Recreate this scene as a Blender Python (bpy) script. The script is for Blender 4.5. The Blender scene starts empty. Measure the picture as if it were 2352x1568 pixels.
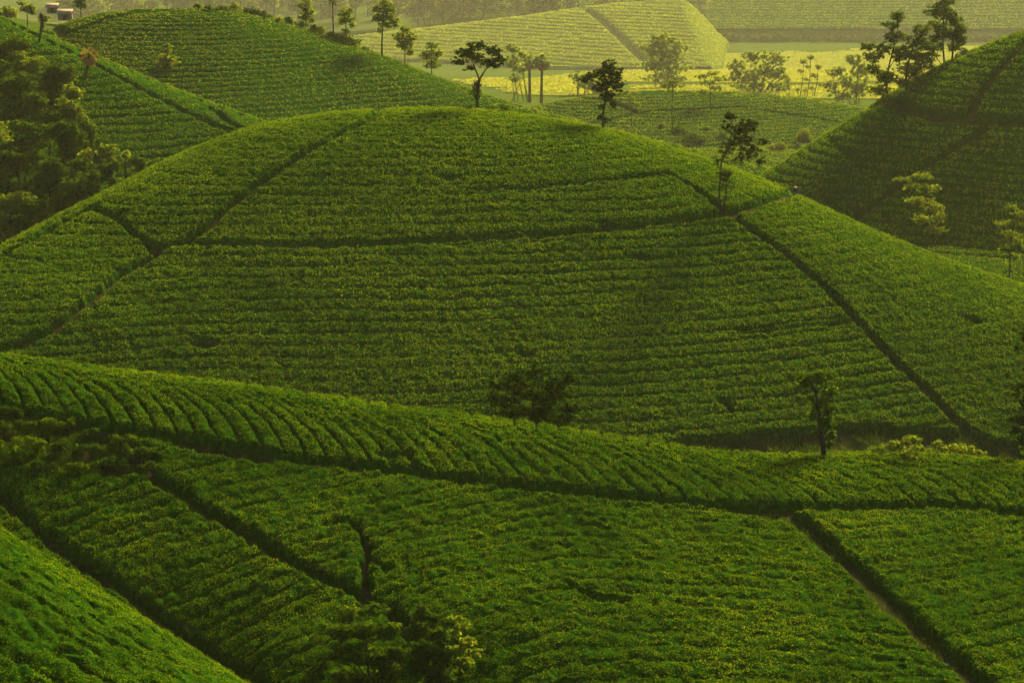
import bpy, bmesh, math, random
import numpy as np
from mathutils import Vector
# ---------------------------------------------------------------- camera, sky, sun, exposure
S = bpy.context.scene; COL = S.collection
cam_d = bpy.data.cameras.new('camera'); cam = bpy.data.objects.new('camera', cam_d); COL.objects.link(cam)
cam.location = (0, 0, 60.0); cam.rotation_euler = (math.radians(90-11), 0, 0)
cam_d.sensor_width = 36; cam_d.angle = math.radians(24.0); cam_d.clip_end = 5000; cam_d.clip_start = 1
S.camera = cam
SUN_AZ, SUN_EL = math.radians(26), math.radians(29.5)      # to the right of the view direction, low
wd = bpy.data.worlds.new('World'); S.world = wd; wd.use_nodes = True
nt = wd.node_tree; sky = nt.nodes.new('ShaderNodeTexSky'); sky.sky_type = 'NISHITA'; sky.sun_disc = False
sky.sun_elevation = SUN_EL; sky.sun_rotation = SUN_AZ; sky.air_density = 1.0; sky.dust_density = 1.0
nt.links.new(sky.outputs[0], nt.nodes['Background'].inputs[0]); nt.nodes['Background'].inputs[1].default_value = 0.05
sun_d = bpy.data.lights.new('sun', 'SUN'); sun_d.energy = 5.0; sun_d.angle = math.radians(10.0); sun_d.color = (1.0, 0.86, 0.48)
sun = bpy.data.objects.new('sun', sun_d); COL.objects.link(sun); sun.location = (200, 200, 300)
_d = Vector((math.sin(SUN_AZ)*math.cos(SUN_EL), math.cos(SUN_AZ)*math.cos(SUN_EL), math.sin(SUN_EL)))
sun.rotation_euler = _d.to_track_quat('Z', 'Y').to_euler()
S.view_settings.view_transform = 'Standard'; S.view_settings.look = 'None'; S.view_settings.gamma = 1.0
S.view_settings.exposure = 2.0
S.render.engine = 'CYCLES'
S.cycles.use_denoising = True; S.cycles.denoising_prefilter = 'NONE'; S.cycles.denoising_input_passes = 'RGB_ALBEDO_NORMAL'; S.cycles.max_bounces = 6; S.cycles.transparent_max_bounces = 8; S.cycles.volume_bounces = 1
# ---------------------------------------------------------------- terrain as height functions (metres)
HF = math.tan(math.radians(12.0)); PITCH = math.radians(-11.0); CZ = 60.0
def ray(px, py):
    "pixel of the 2352 x 1568 survey grid -> direction with y = 1"
    u = (np.asarray(px, float)-1176)/1176*HF; v = (784-np.asarray(py, float))/1176*HF
    c, s = math.cos(PITCH), math.sin(PITCH)
    y = c - v*s; z = s + v*c
    return u/y, z/y
def P(px, py, Y):
    a, b = ray(px, py)
    return a*Y, Y+0*a, CZ+b*Y
def smooth_interp(xs, vs, lo, hi, w, n=1200):
    g = np.linspace(lo, hi, n); v = np.interp(g, xs, vs)
    sl0 = (vs[1]-vs[0])/(xs[1]-xs[0]); sl1 = (vs[-1]-vs[-2])/(xs[-1]-xs[-2])
    v = np.where(g < xs[0], vs[0]+sl0*(g-xs[0]), v); v = np.where(g > xs[-1], vs[-1]+sl1*(g-xs[-1]), v)
    k = max(1, int(w/((hi-lo)/n)))
    ker = np.hanning(2*k+3)[1:-1]; ker /= ker.sum()
    pv = np.concatenate([v[0]+(v[1]-v[0])*np.arange(-k, 0), v, v[-1]+(v[-1]-v[-2])*np.arange(1, k+1)])
    return g, np.convolve(pv, ker, 'valid')
class Ridge:
    "a hill with a rounded crest; its crest line is known where it is seen"
    def __init__(s, pts, lo, hi, R, fs, bs, w=6, lift=0.75):
        pts = np.array(pts, float)
        a, b = ray(pts[:, 0], pts[:, 1]); Y = pts[:, 2]
        x = a*Y; z = CZ + b*Y - R*b*b/2 - lift
        s.g, s.z = smooth_interp(x, z, lo, hi, w); _, s.y = smooth_interp(x, Y, lo, hi, w*2)
        s.R, s.fs, s.bs = R, fs, bs
    def prof(s, t, sl):
        t0 = s.R*sl
        return np.where(t < t0, t*t/(2*s.R), t0*t0/(2*s.R) + sl*(t-t0))
    def crest(s, x): return np.interp(x, s.g, s.y), np.interp(x, s.g, s.z)
    def __call__(s, x, y):
        yr, zr = s.crest(x); d = yr-y
        return zr - np.where(d > 0, s.prof(np.abs(d), s.fs), s.prof(np.abs(d), s.bs))
class TPS:
    "thin-plate surface through surveyed points"
    def __init__(s, pts):
        pts = np.array(pts, float); s.p = pts[:, :2]/50.0
        n = len(pts); d = np.linalg.norm(s.p[:, None]-s.p[None], axis=2)
        K = s.k(d) + 1e-4*np.eye(n); Q = np.hstack([np.ones((n, 1)), s.p])
        A = np.block([[K, Q], [Q.T, np.zeros((3, 3))]])
        s.w = np.linalg.solve(A, np.concatenate([pts[:, 2], np.zeros(3)]))
    def k(s, d): return np.where(d > 1e-9, d*d*np.log(np.maximum(d, 1e-9)), 0)
    def __call__(s, x, y):
        x, y = np.broadcast_arrays(np.asarray(x, float), np.asarray(y, float))
        X, Yv = x.ravel()/50, y.ravel()/50; out = np.empty(X.size)
        for i in range(0, X.size, 40000):
            q = np.stack([X[i:i+40000], Yv[i:i+40000]], 1)
            d = np.linalg.norm(q[:, None]-s.p[None], axis=2)
            out[i:i+40000] = s.k(d)@s.w[:-3] + s.w[-3] + q@s.w[-2:]
        return out.reshape(x.shape)
def smax(a, b, k):
    h = np.clip(0.5+0.5*(a-b)/k, 0, 1)
    return b*(1-h)+a*h + k*h*(1-h)
def seg_dist(x, y, pl):
    "distance to a polyline and arclength of the nearest point"
    best = np.full(np.shape(x), 1e9); arc = np.zeros(np.shape(x)); L = 0
    for (x0, y0), (x1, y1) in zip(pl[:-1], pl[1:]):
        dx, dy = x1-x0, y1-y0; l = math.hypot(dx, dy)+1e-9
        t = np.clip(((x-x0)*dx+(y-y0)*dy)/l/l, 0, 1)
        d = np.hypot(x-x0-t*dx, y-y0-t*dy)
        arc = np.where(d < best, L+t*l, arc); best = np.minimum(best, d); L += l
    return best, arc
_rng = np.random.RandomState(7); _T = _rng.rand(256, 256)
def vnoise(x, y, sc):
    x = np.asarray(x)/sc; y = np.asarray(y)/sc
    xi = np.floor(x).astype(int); yi = np.floor(y).astype(int); fx = x-xi; fy = y-yi
    fx = fx*fx*(3-2*fx); fy = fy*fy*(3-2*fy)
    g = lambda i, j: _T[i & 255, j & 255]
    return (g(xi, yi)*(1-fx)+g(xi+1, yi)*fx)*(1-fy) + (g(xi, yi+1)*(1-fx)+g(xi+1, yi+1)*fx)*fy
def fnoise(x, y, sc): return (vnoise(x, y, sc)+.5*vnoise(x+31.7, y+11.3, sc/2.1)+.25*vnoise(x+3.1, y+71.9, sc/4.3))/1.75

main_ridge = Ridge([(-250,690,250),(0,555,258),(100,500,264),(215,445,272),(300,402,276),(400,352,281),(500,313,285),(600,284,288),(700,265,290),(800,254,291),
    (1000,248,292),(1100,252,292),(1200,262,292),(1300,278,291),(1400,298,290),(1500,323,289),(1600,353,288),(1700,388,286),(1800,427,284),
    (1900,473,282),(2000,518,280),(2100,560,278),(2200,598,276),(2300,630,275),(2352,645,274),(2600,715,270)], -110, 110, 55, .42, .4)
spur_line = [P(352,560,252), P(220,640,244), P(0,752,232), P(-250,880,220)]
spur_line = [(p[0], p[1]) for p in spur_line]
def main_hill(x, y):
    d, a = seg_dist(x, y, spur_line)
    return main_ridge(x, y) + 2.0*np.exp(-(d/9.0)**2)*np.clip(a/14, 0, 1)
left_ridge = Ridge([(-200,-40,395),(0,42,390),(90,78,388),(200,122,385),(300,166,382),(450,226,380),(610,281,378),(800,340,375)], -190, 20, 30, .42, .4)
backleft_ridge = Ridge([(-100,150,480),(100,68,474),(200,36,472),(300,22,470),(430,17,470),(550,25,470),(650,50,470),(730,76,470),(820,108,470),(900,136,468),
    (1000,176,466),(1100,212,464),(1200,245,460),(1300,272,456),(1620,350,445),(2000,440,430)], -190, 90, 50, .34, .3)
right_ridge = Ridge([(1600,490,392),(1760,402,394),(1900,312,398),(2030,232,402),(2100,188,404),(2200,134,406),(2352,72,408),(2700,-20,410)], 15, 160, 40, .42, .4)
centre_ridge = Ridge([(600,110,1972),(840,84,2003),(1000,66,2016),(1200,42,2030),(1340,21,2040),(1500,4,2050),(1562,-6,2056),(1605,30,2060),(1660,90,2066),(1730,140,2070)], -430, 510, 160, .11, .2)
mid_ridge = Ridge([(1150,262,682),(1300,228,690),(1500,209,697),(1700,214,701),(1850,226,701),(1980,247,697),(2200,300,688)], -75, 250, 75, .14, .14)
nearleft_ridge = Ridge([(-200,1150,118),(0,1250,116),(130,1335,114),(270,1420,112),(400,1495,110),(530,1570,108),(700,1680,105)], -60, 5, 22, .3, .55)
fg_pts = [P(*q) for q in [
    (-300,780,173),(0,817,172),(300,860,170),(600,898,168),(1000,954,166),(1300,997,165),(1500,1027,164.5),(1700,1052,166),(1850,1056,168),(2000,1047,172),(2150,1050,173),(2352,1073,170),(2700,1120,166),
    (100,960,161),(430,1010,159),(700,1055,158),(1000,1090,157),(1330,1135,156),(1660,1165,156),(2000,1172,159),(2352,1172,161),(2700,1180,160),
    (340,1090,154.6),(0,1060,155.5),(560,1220,148.3),(740,1310,143.2),(860,1400,138.6),(940,1530,132.5),(200,1200,149.5),(0,1180,151),(130,1260,146.8),(370,1440,139.3),(520,1530,135.4),
    (450,1330,143.4),(650,1480,134.8),(1200,1330,142),(1200,1568,131),(1000,1400,137),(1100,1230,148.5),(1700,1568,131),(1700,1350,143),(2352,1568,134),(2352,1350,147),(2700,1500,138),(1450,1240,149.5),(2050,1270,151.5)]]
def _behind(q, dy, dz):
    x, y, z = P(*q); return (x*(y+dy)/y, y+dy, z-dz)
for q in [(-300,780,173),(0,817,172),(300,860,170),(600,898,168),(1000,954,166),(1300,997,165),(1500,1027,164.5),(1700,1052,166),(2000,1047,172),(2352,1073,170),(2700,1120,166)]:
    fg_pts.append(_behind(q, 8, 1.9)); fg_pts.append(_behind(q, 20, 7.2)); fg_pts.append(_behind(q, 36, 14))
for x in (-48,-30,-15,0,15,30,48):
    fg_pts.append((x, 112, CZ-50.0))
_fg = TPS(fg_pts)
def fg_hill(x, y): return _fg(x, y) - 0.7
def valley(x, y):
    base = np.interp(y, [280, 420, 520, 1000, 1800, 2200], [7.2, 3.2, -6, -30, -84, -84]) - (.135*np.clip(x-12, 0, 48)+1.5*np.clip((x+2)/14, 0, 1))*np.clip((305-y)/40, 0, 1) + .6*(fnoise(x, y, 40)-.5)
    return base
def far_hill(x, y):
    t = np.clip((y-2110)/600, 0, 3)
    return -84.0 + np.where(y > 2110, 8.0, -3) + 60*t + 16*np.clip((x-150)/500, -1, 1)*np.clip(t*3, 0, 1) + 14*(fnoise(x, y, 400)-.5)*np.clip(t*6, 0, 1)
rear_ridge = Ridge([(-200,20,545),(0,30,545),(100,46,545),(180,56,545),(300,84,545),(430,124,545)], -200, 20, 60, .2, .2)
HILLS = dict(rear=rear_ridge, main=main_hill, left=left_ridge, backleft=backleft_ridge, right=right_ridge, centre=centre_ridge, mid=mid_ridge, nearleft=nearleft_ridge, fg=fg_hill, far=far_hill, valley=valley)
HILL_Y = dict(rear=(500,600), main=(205,310), left=(330,440), backleft=(390,540), right=(325,470), centre=(1700,2300), mid=(600,800), nearleft=(85,135), fg=(108,200), far=(2110,4000), valley=(100,2110))
def terrain(x, y):
    z = np.full(np.shape(x+y), -500.0)
    for k, f in HILLS.items():
        lo, hi = HILL_Y[k]
        z = np.maximum(z, np.where((y >= lo) & (y <= hi), f(x, y), -500))
    return z
def hit_any(px, py, y0=420, y1=2110):
    a, b = ray(px, py); Y = np.arange(y0, y1, .25); z = terrain(a*Y, Y); d = CZ+b*Y-z
    i = np.argmax(d < 0) if (d < 0).any() else int(np.argmin(d))
    return float(a*Y[i]), float(Y[i]), float(z[i])
def hit(px, py, hill, lift=0.0, y0=None, y1=None):
    "where the line of sight of a survey pixel meets a hill"
    a, b = ray(px, py); lo, hi = HILL_Y[hill]; lo = y0 or lo; hi = y1 or hi
    Y = np.arange(lo, hi, .1); f = HILLS[hill]
    d = CZ+b*Y - f(a*Y, Y) - lift
    i = np.argmax(d < 0) if (d < 0).any() else int(np.argmin(d))
    return float(a*Y[i]), float(Y[i]), float(f(a*Y[i], Y[i]))
# ---------------------------------------------------------------- materials
def new_mat(name):
    m = bpy.data.materials.new(name); m.use_nodes = True
    nt = m.node_tree; nt.nodes.clear(); out = nt.nodes.new('ShaderNodeOutputMaterial')
    return m, nt, out
def N(nt, t, **kw):
    n = nt.nodes.new(t)
    for k, v in kw.items():
        if k in ('operation', 'blend_type', 'data_type', 'noise_dimensions'): setattr(n, k, v)
        else: n.inputs[k].default_value = v
    return n
def ramp(nt, fac, stops):
    r = nt.nodes.new('ShaderNodeValToRGB'); e = r.color_ramp.elements
    while len(e) < len(stops): e.new(.5)
    for el, (p, c) in zip(e, stops): el.position = p; el.color = (*c, 1)
    nt.links.new(fac, r.inputs[0]); return r.outputs[0]
def leaf_mat(name, dark, mid, light, trans=.35, rough=.5, patch=9.0, clump=.35):
    "leaves: each blade its own tint, clumps and patches of older and younger growth, some light passing through"
    m, nt, out = new_mat(name)
    geo = nt.nodes.new('ShaderNodeNewGeometry')
    nz = N(nt, 'ShaderNodeTexNoise', Scale=1/patch, Detail=4.0, Roughness=.65)
    nt.links.new(geo.outputs['Position'], nz.inputs['Vector'])
    mx = N(nt, 'ShaderNodeMath', operation='MULTIPLY_ADD'); mx.inputs[1].default_value = .5
    nt.links.new(geo.outputs['Random Per Island'], mx.inputs[0])
    mm = N(nt, 'ShaderNodeMath', operation='MULTIPLY_ADD'); mm.inputs[1].default_value = 1.1; mm.inputs[2].default_value = -.65
    oi = nt.nodes.new('ShaderNodeObjectInfo'); m3 = N(nt, 'ShaderNodeMath', operation='MULTIPLY_ADD'); m3.inputs[1].default_value = .05; m3.inputs[2].default_value = -.025
    nt.links.new(oi.outputs['Random'], m3.inputs[0])
    n2 = N(nt, 'ShaderNodeTexNoise', Scale=1/clump, Detail=2.0); nt.links.new(geo.outputs['Position'], n2.inputs['Vector'])
    m2 = N(nt, 'ShaderNodeMath', operation='MULTIPLY_ADD'); m2.inputs[1].default_value = .7
    nt.links.new(n2.outputs[0], m2.inputs[0]); nt.links.new(mm.outputs[0], m2.inputs[2])
    nt.links.new(nz.outputs[0], mm.inputs[0]); ad = N(nt, 'ShaderNodeMath', operation='ADD'); nt.links.new(m2.outputs[0], ad.inputs[0]); nt.links.new(m3.outputs[0], ad.inputs[1]); nt.links.new(ad.outputs[0], mx.inputs[2])
    c = ramp(nt, mx.outputs[0], [(0.0, dark), (.5, mid), (1.0, light)])
    pb = nt.nodes.new('ShaderNodeBsdfDiffuse'); nt.links.new(c, pb.inputs[0])
    tr = nt.nodes.new('ShaderNodeBsdfTranslucent')
    hs = N(nt, 'ShaderNodeMix', data_type='RGBA'); hs.blend_type = 'MULTIPLY'; hs.inputs[0].default_value = 1.0
    nt.links.new(c, hs.inputs[6]); hs.inputs[7].default_value = (2.0, 1.6, .3, 1)
    nt.links.new(hs.outputs[2], tr.inputs[0])
    ms = nt.nodes.new('ShaderNodeMixShader'); ms.inputs[0].default_value = trans
    nt.links.new(pb.outputs[0], ms.inputs[1]); nt.links.new(tr.outputs[0], ms.inputs[2])
    nt.links.new(ms.outputs[0], out.inputs[0]); return m
def noise_mat(name, stops, scale, rough=.9, bump=0.0, bscale=None, detail=6.0):
    m, nt, out = new_mat(name)
    geo = nt.nodes.new('ShaderNodeNewGeometry')
    nz = N(nt, 'ShaderNodeTexNoise', Scale=scale, Detail=detail, Roughness=.65); nt.links.new(geo.outputs['Position'], nz.inputs['Vector'])
    c = ramp(nt, nz.outputs[0], stops)
    pb = N(nt, 'ShaderNodeBsdfPrincipled', Roughness=rough); pb.inputs['Specular IOR Level'].default_value = 0
    nt.links.new(c, pb.inputs['Base Color'])
    if bump:
        n2 = N(nt, 'ShaderNodeTexNoise', Scale=bscale or scale*4, Detail=4.0); nt.links.new(geo.outputs['Position'], n2.inputs['Vector'])
        b = N(nt, 'ShaderNodeBump', Strength=bump, Distance=.1); nt.links.new(n2.outputs[0], b.inputs['Height']); nt.links.new(b.outputs[0], pb.inputs['Normal'])
    nt.links.new(pb.outputs[0], out.inputs[0]); return m
M = {}
M['tea_leaf'] = leaf_mat('tea_leaf', (.004,.020,.001), (.046,.096,.002), (.180,.232,.004), .36, .5)
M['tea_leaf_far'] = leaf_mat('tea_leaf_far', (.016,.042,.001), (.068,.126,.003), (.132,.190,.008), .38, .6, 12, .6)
M['tea_leaf_haze_tint'] = leaf_mat('tea_leaf_haze_tint', (.030,.052,.006), (.080,.122,.012), (.150,.185,.024), .4, .6, 16, .9)  # distant tea: paler and greyer, haze painted into the leaf colour
M['tea_base'] = noise_mat('tea_base', [(.3,(.004,.016,.001)), (.55,(.014,.045,.0015)), (.75,(.040,.095,.003))], 2.6, .7, .6, 9)
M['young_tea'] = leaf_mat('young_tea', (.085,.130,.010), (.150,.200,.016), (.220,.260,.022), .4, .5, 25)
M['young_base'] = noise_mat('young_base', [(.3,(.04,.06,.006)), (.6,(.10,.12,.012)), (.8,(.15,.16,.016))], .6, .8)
M['soil'] = noise_mat('soil', [(.35,(.010,.018,.003)), (.5,(.022,.024,.006)), (.68,(.050,.032,.014))], .6, .95, .5, 4)
M['path_dirt'] = noise_mat('path_dirt', [(.36,(.010,.020,.002)), (.5,(.022,.024,.005)), (.66,(.046,.029,.012))], .9, .95, .5, 5)
M['meadow'] = noise_mat('meadow', [(.32,(.018,.036,.004)), (.48,(.038,.066,.006)), (.58,(.055,.070,.010)), (.66,(.070,.052,.020))], .22, .95, .6, 1.2, 9.0)
M['rice'] = leaf_mat('rice', (.13,.17,.020), (.18,.21,.026), (.24,.25,.036), .4, .6, 40, 6)
M['bark'] = noise_mat('bark', [(.3,(.012,.010,.006)), (.7,(.042,.034,.022))], 5, .9, .5, 20)
M['tree_leaf'] = leaf_mat('tree_leaf', (.008,.026,.002), (.028,.068,.004), (.115,.165,.008), .38, .5, 3, .6)
M['deep_leaf'] = leaf_mat('deep_leaf', (.002,.008,.0005), (.009,.027,.001), (.080,.118,.004), .22, .5, 2, .6)
M['dark_leaf'] = leaf_mat('dark_leaf', (.010,.030,.003), (.032,.070,.005), (.105,.140,.010), .4, .5, 5, .9)
M['pale_leaf'] = leaf_mat('pale_leaf', (.040,.075,.008), (.085,.135,.014), (.170,.205,.022), .55, .5, 6, .9)  # pale foliage; on the hazy-hill trees and bamboo its paleness stands in for haze
M['grass'] = leaf_mat('grass', (.012,.034,.003), (.030,.064,.004), (.070,.095,.008), .35, .6, 3)
M['dry_leaf'] = leaf_mat('dry_leaf', (.10,.05,.02), (.17,.09,.035), (.24,.14,.05), .3, .7, 3)
def plain(name, col, rough=.8):
    m, nt, out = new_mat(name); geo = nt.nodes.new('ShaderNodeNewGeometry')
    nz = N(nt, 'ShaderNodeTexNoise', Scale=6.0, Detail=3.0); nt.links.new(geo.outputs['Position'], nz.inputs['Vector'])
    c = ramp(nt, nz.outputs[0], [(.3, tuple(v*.8 for v in col)), (.7, tuple(min(1, v*1.15) for v in col))])
    pb = N(nt, 'ShaderNodeBsdfPrincipled', Roughness=rough); pb.inputs['Specular IOR Level'].default_value = 0; nt.links.new(c, pb.inputs['Base Color']); nt.links.new(pb.outputs[0], out.inputs[0]); return m
M['straw'] = plain('straw', (.5,.38,.2)); M['skin'] = plain('skin', (.35,.2,.13)); M['dark_cloth'] = plain('dark_cloth', (.02,.03,.05)); M['white_cloth'] = plain('white_cloth', (.6,.6,.58))
M['basket'] = plain('basket', (.12,.08,.04)); M['thatch'] = plain('thatch', (.22,.165,.105)); M['plaster'] = plain('plaster', (.13,.10,.07)); M['pale_rock'] = plain('pale_rock', (.38,.36,.31)); M['red_soil'] = plain('red_soil', (.28,.13,.05)); M['stone'] = plain('stone', (.07,.07,.065)); M['window_dark'] = plain('window_dark', (.02,.02,.02), .3)
# ---------------------------------------------------------------- mesh helpers
def mesh_np(name, v, f, mats, mi=None, smooth=False):
    "f: (n,4) or (n,3) index array, or a list of those"
    me = bpy.data.meshes.new(name); fl = f if isinstance(f, list) else [f]
    fl = [np.asarray(q, dtype=np.int32) for q in fl if len(q)]
    me.vertices.add(len(v)); me.vertices.foreach_set('co', np.ascontiguousarray(v, dtype=np.float32).ravel())
    loops = np.concatenate([q.ravel() for q in fl]); n = sum(len(q) for q in fl)
    me.loops.add(len(loops)); me.loops.foreach_set('vertex_index', loops)
    tot = np.concatenate([np.full(len(q), q.shape[1], np.int32) for q in fl])
    me.polygons.add(n); me.polygons.foreach_set('loop_start', np.concatenate([[0], np.cumsum(tot)[:-1]]).astype(np.int32))
    if mi is not None: me.polygons.foreach_set('material_index', np.asarray(mi, np.int32))
    if smooth is not False:
        sm = np.ones(n, bool) if smooth is True else np.asarray(smooth, bool); me.polygons.foreach_set('use_smooth', sm)
    for m in mats: me.materials.append(M[m])
    me.update(calc_edges=True); return me
def link(name, me, parent=None, loc=(0, 0, 0), label=None, cat=None, group=None, kind=None):
    o = bpy.data.objects.new(name, me); COL.objects.link(o); o.location = loc
    if parent: o.parent = parent
    if label: o['label'] = label
    if cat: o['category'] = cat
    if group: o['group'] = group
    if kind: o['kind'] = kind
    return o
def thing(name, label, cat, loc, group=None): return link(name, None, None, loc, label, cat, group)
def dup(root, loc, label, group, rz=0, sc=1.0):
    r = root.copy(); COL.objects.link(r); r.location = loc; r.rotation_euler = (0, 0, rz); r.scale = (sc, sc, sc)
    r['label'] = label; r['group'] = group
    for ch in list(root.children):
        c = ch.copy(); COL.objects.link(c); c.parent = r
        for g in ch.children:
            d = g.copy(); COL.objects.link(d); d.parent = c
    return r
def leaf_quads(c, nrm, l, w, rng):
    "diamond leaf blades at c, facing nrm, turned at random"
    n = len(c); r = rng.normal(size=(n, 3)); nrm = nrm/np.linalg.norm(nrm, axis=1)[:, None]
    t = np.cross(nrm, r); t /= np.linalg.norm(t, axis=1)[:, None]+1e-9; b = np.cross(nrm, t)
    l = np.asarray(l).reshape(-1, 1); w = np.asarray(w).reshape(-1, 1)
    v = np.stack([c-t*l/2, c-b*w/2+nrm*w*.22, c+t*l/2, c+b*w/2+nrm*w*.22], 1).reshape(-1, 3)
    return v, np.arange(4*n).reshape(-1, 4)
def tube(pts, rad, k=7):
    pts = np.array(pts, float); V = []; F = []
    for i, p in enumerate(pts):
        d = pts[min(i+1, len(pts)-1)]-pts[max(i-1, 0)]; d /= np.linalg.norm(d)+1e-9
        a = np.cross(d, [0.13, 1, .21]); a /= np.linalg.norm(a); b = np.cross(d, a)
        for j in range(k):
            t = 2*math.pi*j/k; V.append(p+rad[i]*(math.cos(t)*a+math.sin(t)*b))
    for i in range(len(pts)-1):
        for j in range(k): F.append((i*k+j, i*k+(j+1) % k, (i+1)*k+(j+1) % k, (i+1)*k+j))
    V.append(pts[0]); V.append(pts[-1]); n = len(pts)*k
    T = [(n, (j+1) % k, j) for j in range(k)] + [(n+1, n-k+j, n-k+(j+1) % k) for j in range(k)]
    return np.array(V), np.array(F), np.array(T)
class MB:
    "collects tubes, quads and triangles into one mesh"
    def __init__(s): s.v = []; s.q = []; s.t = []; s.n = 0
    def add(s, v, q=None, t=None):
        v = np.asarray(v, float); s.v.append(v)
        if q is not None and len(q): s.q.append(np.asarray(q)+s.n)
        if t is not None and len(t): s.t.append(np.asarray(t)+s.n)
        s.n += len(v)
    def tube(s, pts, rad, k=7): s.add(*tube(pts, rad, k))
    def build(s, name, mats, parent=None, org=(0, 0, 0), smooth=False, **kw):
        f = ([np.concatenate(s.q)] if s.q else []) + ([np.concatenate(s.t)] if s.t else [])
        return link(name, mesh_np(name, np.concatenate(s.v)-np.asarray(org), f, mats, None, smooth), parent, **kw)
def grid_faces(ny, nx):
    i = np.arange((ny-1)*(nx-1)); r, c = np.divmod(i, nx-1); a = r*nx+c
    return np.stack([a, a+1, a+nx+1, a+nx], 1)
def in_poly(x, y, poly):
    ins = np.zeros(np.shape(x), bool); n = len(poly)
    for i in range(n):
        x0, y0 = poly[i]; x1, y1 = poly[(i+1) % n]
        c = ((y0 > y) != (y1 > y)) & (x < (x1-x0)*(y-y0)/((y1-y0) or 1e-9)+x0); ins ^= c
    return ins
# ---------------------------------------------------------------- hills, paths and the tea that covers them
def trace(pts, hill, lift=.35):
    return [hit(px, py, hill, lift)[:2] for px, py in pts]
def others(x, y, hill):
    z = np.full(x.shape, -500.0)
    for k, f in HILLS.items():
        if k == hill: continue
        lo, hi = HILL_Y[k]
        if hi < y.min() or lo > y.max(): continue
        z = np.maximum(z, np.where((y >= lo) & (y <= hi), f(x, y), -500))
    return z
def ground(hill, x0, x1, y0, y1, ds, paths, mat='soil', label=None):
    "the bare hill; the strips along its footpaths are objects of their own with the same surface"
    xs = np.arange(x0, x1+ds, ds); ys = np.arange(y0, y1+ds, ds); X, Y = np.meshgrid(xs, ys)
    Z = HILLS[hill](X, Y) + .06*(fnoise(X, Y, 1.7)-.5)
    lim = others(X, Y, hill) - 2.5; keep = (Z > lim)
    F = grid_faces(len(ys), len(xs)); V = np.stack([X, Y, Z], -1).reshape(-1, 3)
    k = keep.ravel()[F].any(1); pid = np.full(len(F), -1)
    cx = X.ravel()[F].mean(1); cy = Y.ravel()[F].mean(1)
    for i, (pl, w, lab) in enumerate(paths):
        if lab:
            d, _ = seg_dist(cx, cy, pl); pid[(d < w*.5+.75) & (pid < 0)] = i
    def part(name, sel, mats, label):
        f = F[sel & k]
        if not len(f): return
        u, inv = np.unique(f, return_inverse=True)
        link(name, mesh_np(name, V[u], inv.reshape(-1, 4), mats, None, True), label=label, kind='structure')
    part('hill', pid < 0, [mat], label)
    for i, (pl, w, lab) in enumerate(paths):
        if lab: part('path', pid == i, ['path_dirt'], lab)
def propagate(open_):
    lab = np.where(open_, np.arange(open_.size).reshape(open_.shape)+1, 0)
    for _ in range(3000):
        n = lab.copy()
        n[1:] = np.maximum(n[1:], lab[:-1]); n[:-1] = np.maximum(n[:-1], lab[1:]); n[:, 1:] = np.maximum(n[:, 1:], lab[:, :-1]); n[:, :-1] = np.maximum(n[:, :-1], lab[:, 1:])
        n = np.where(open_, n, 0)
        if (n == lab).all(): break
        lab = n
    return lab
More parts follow.
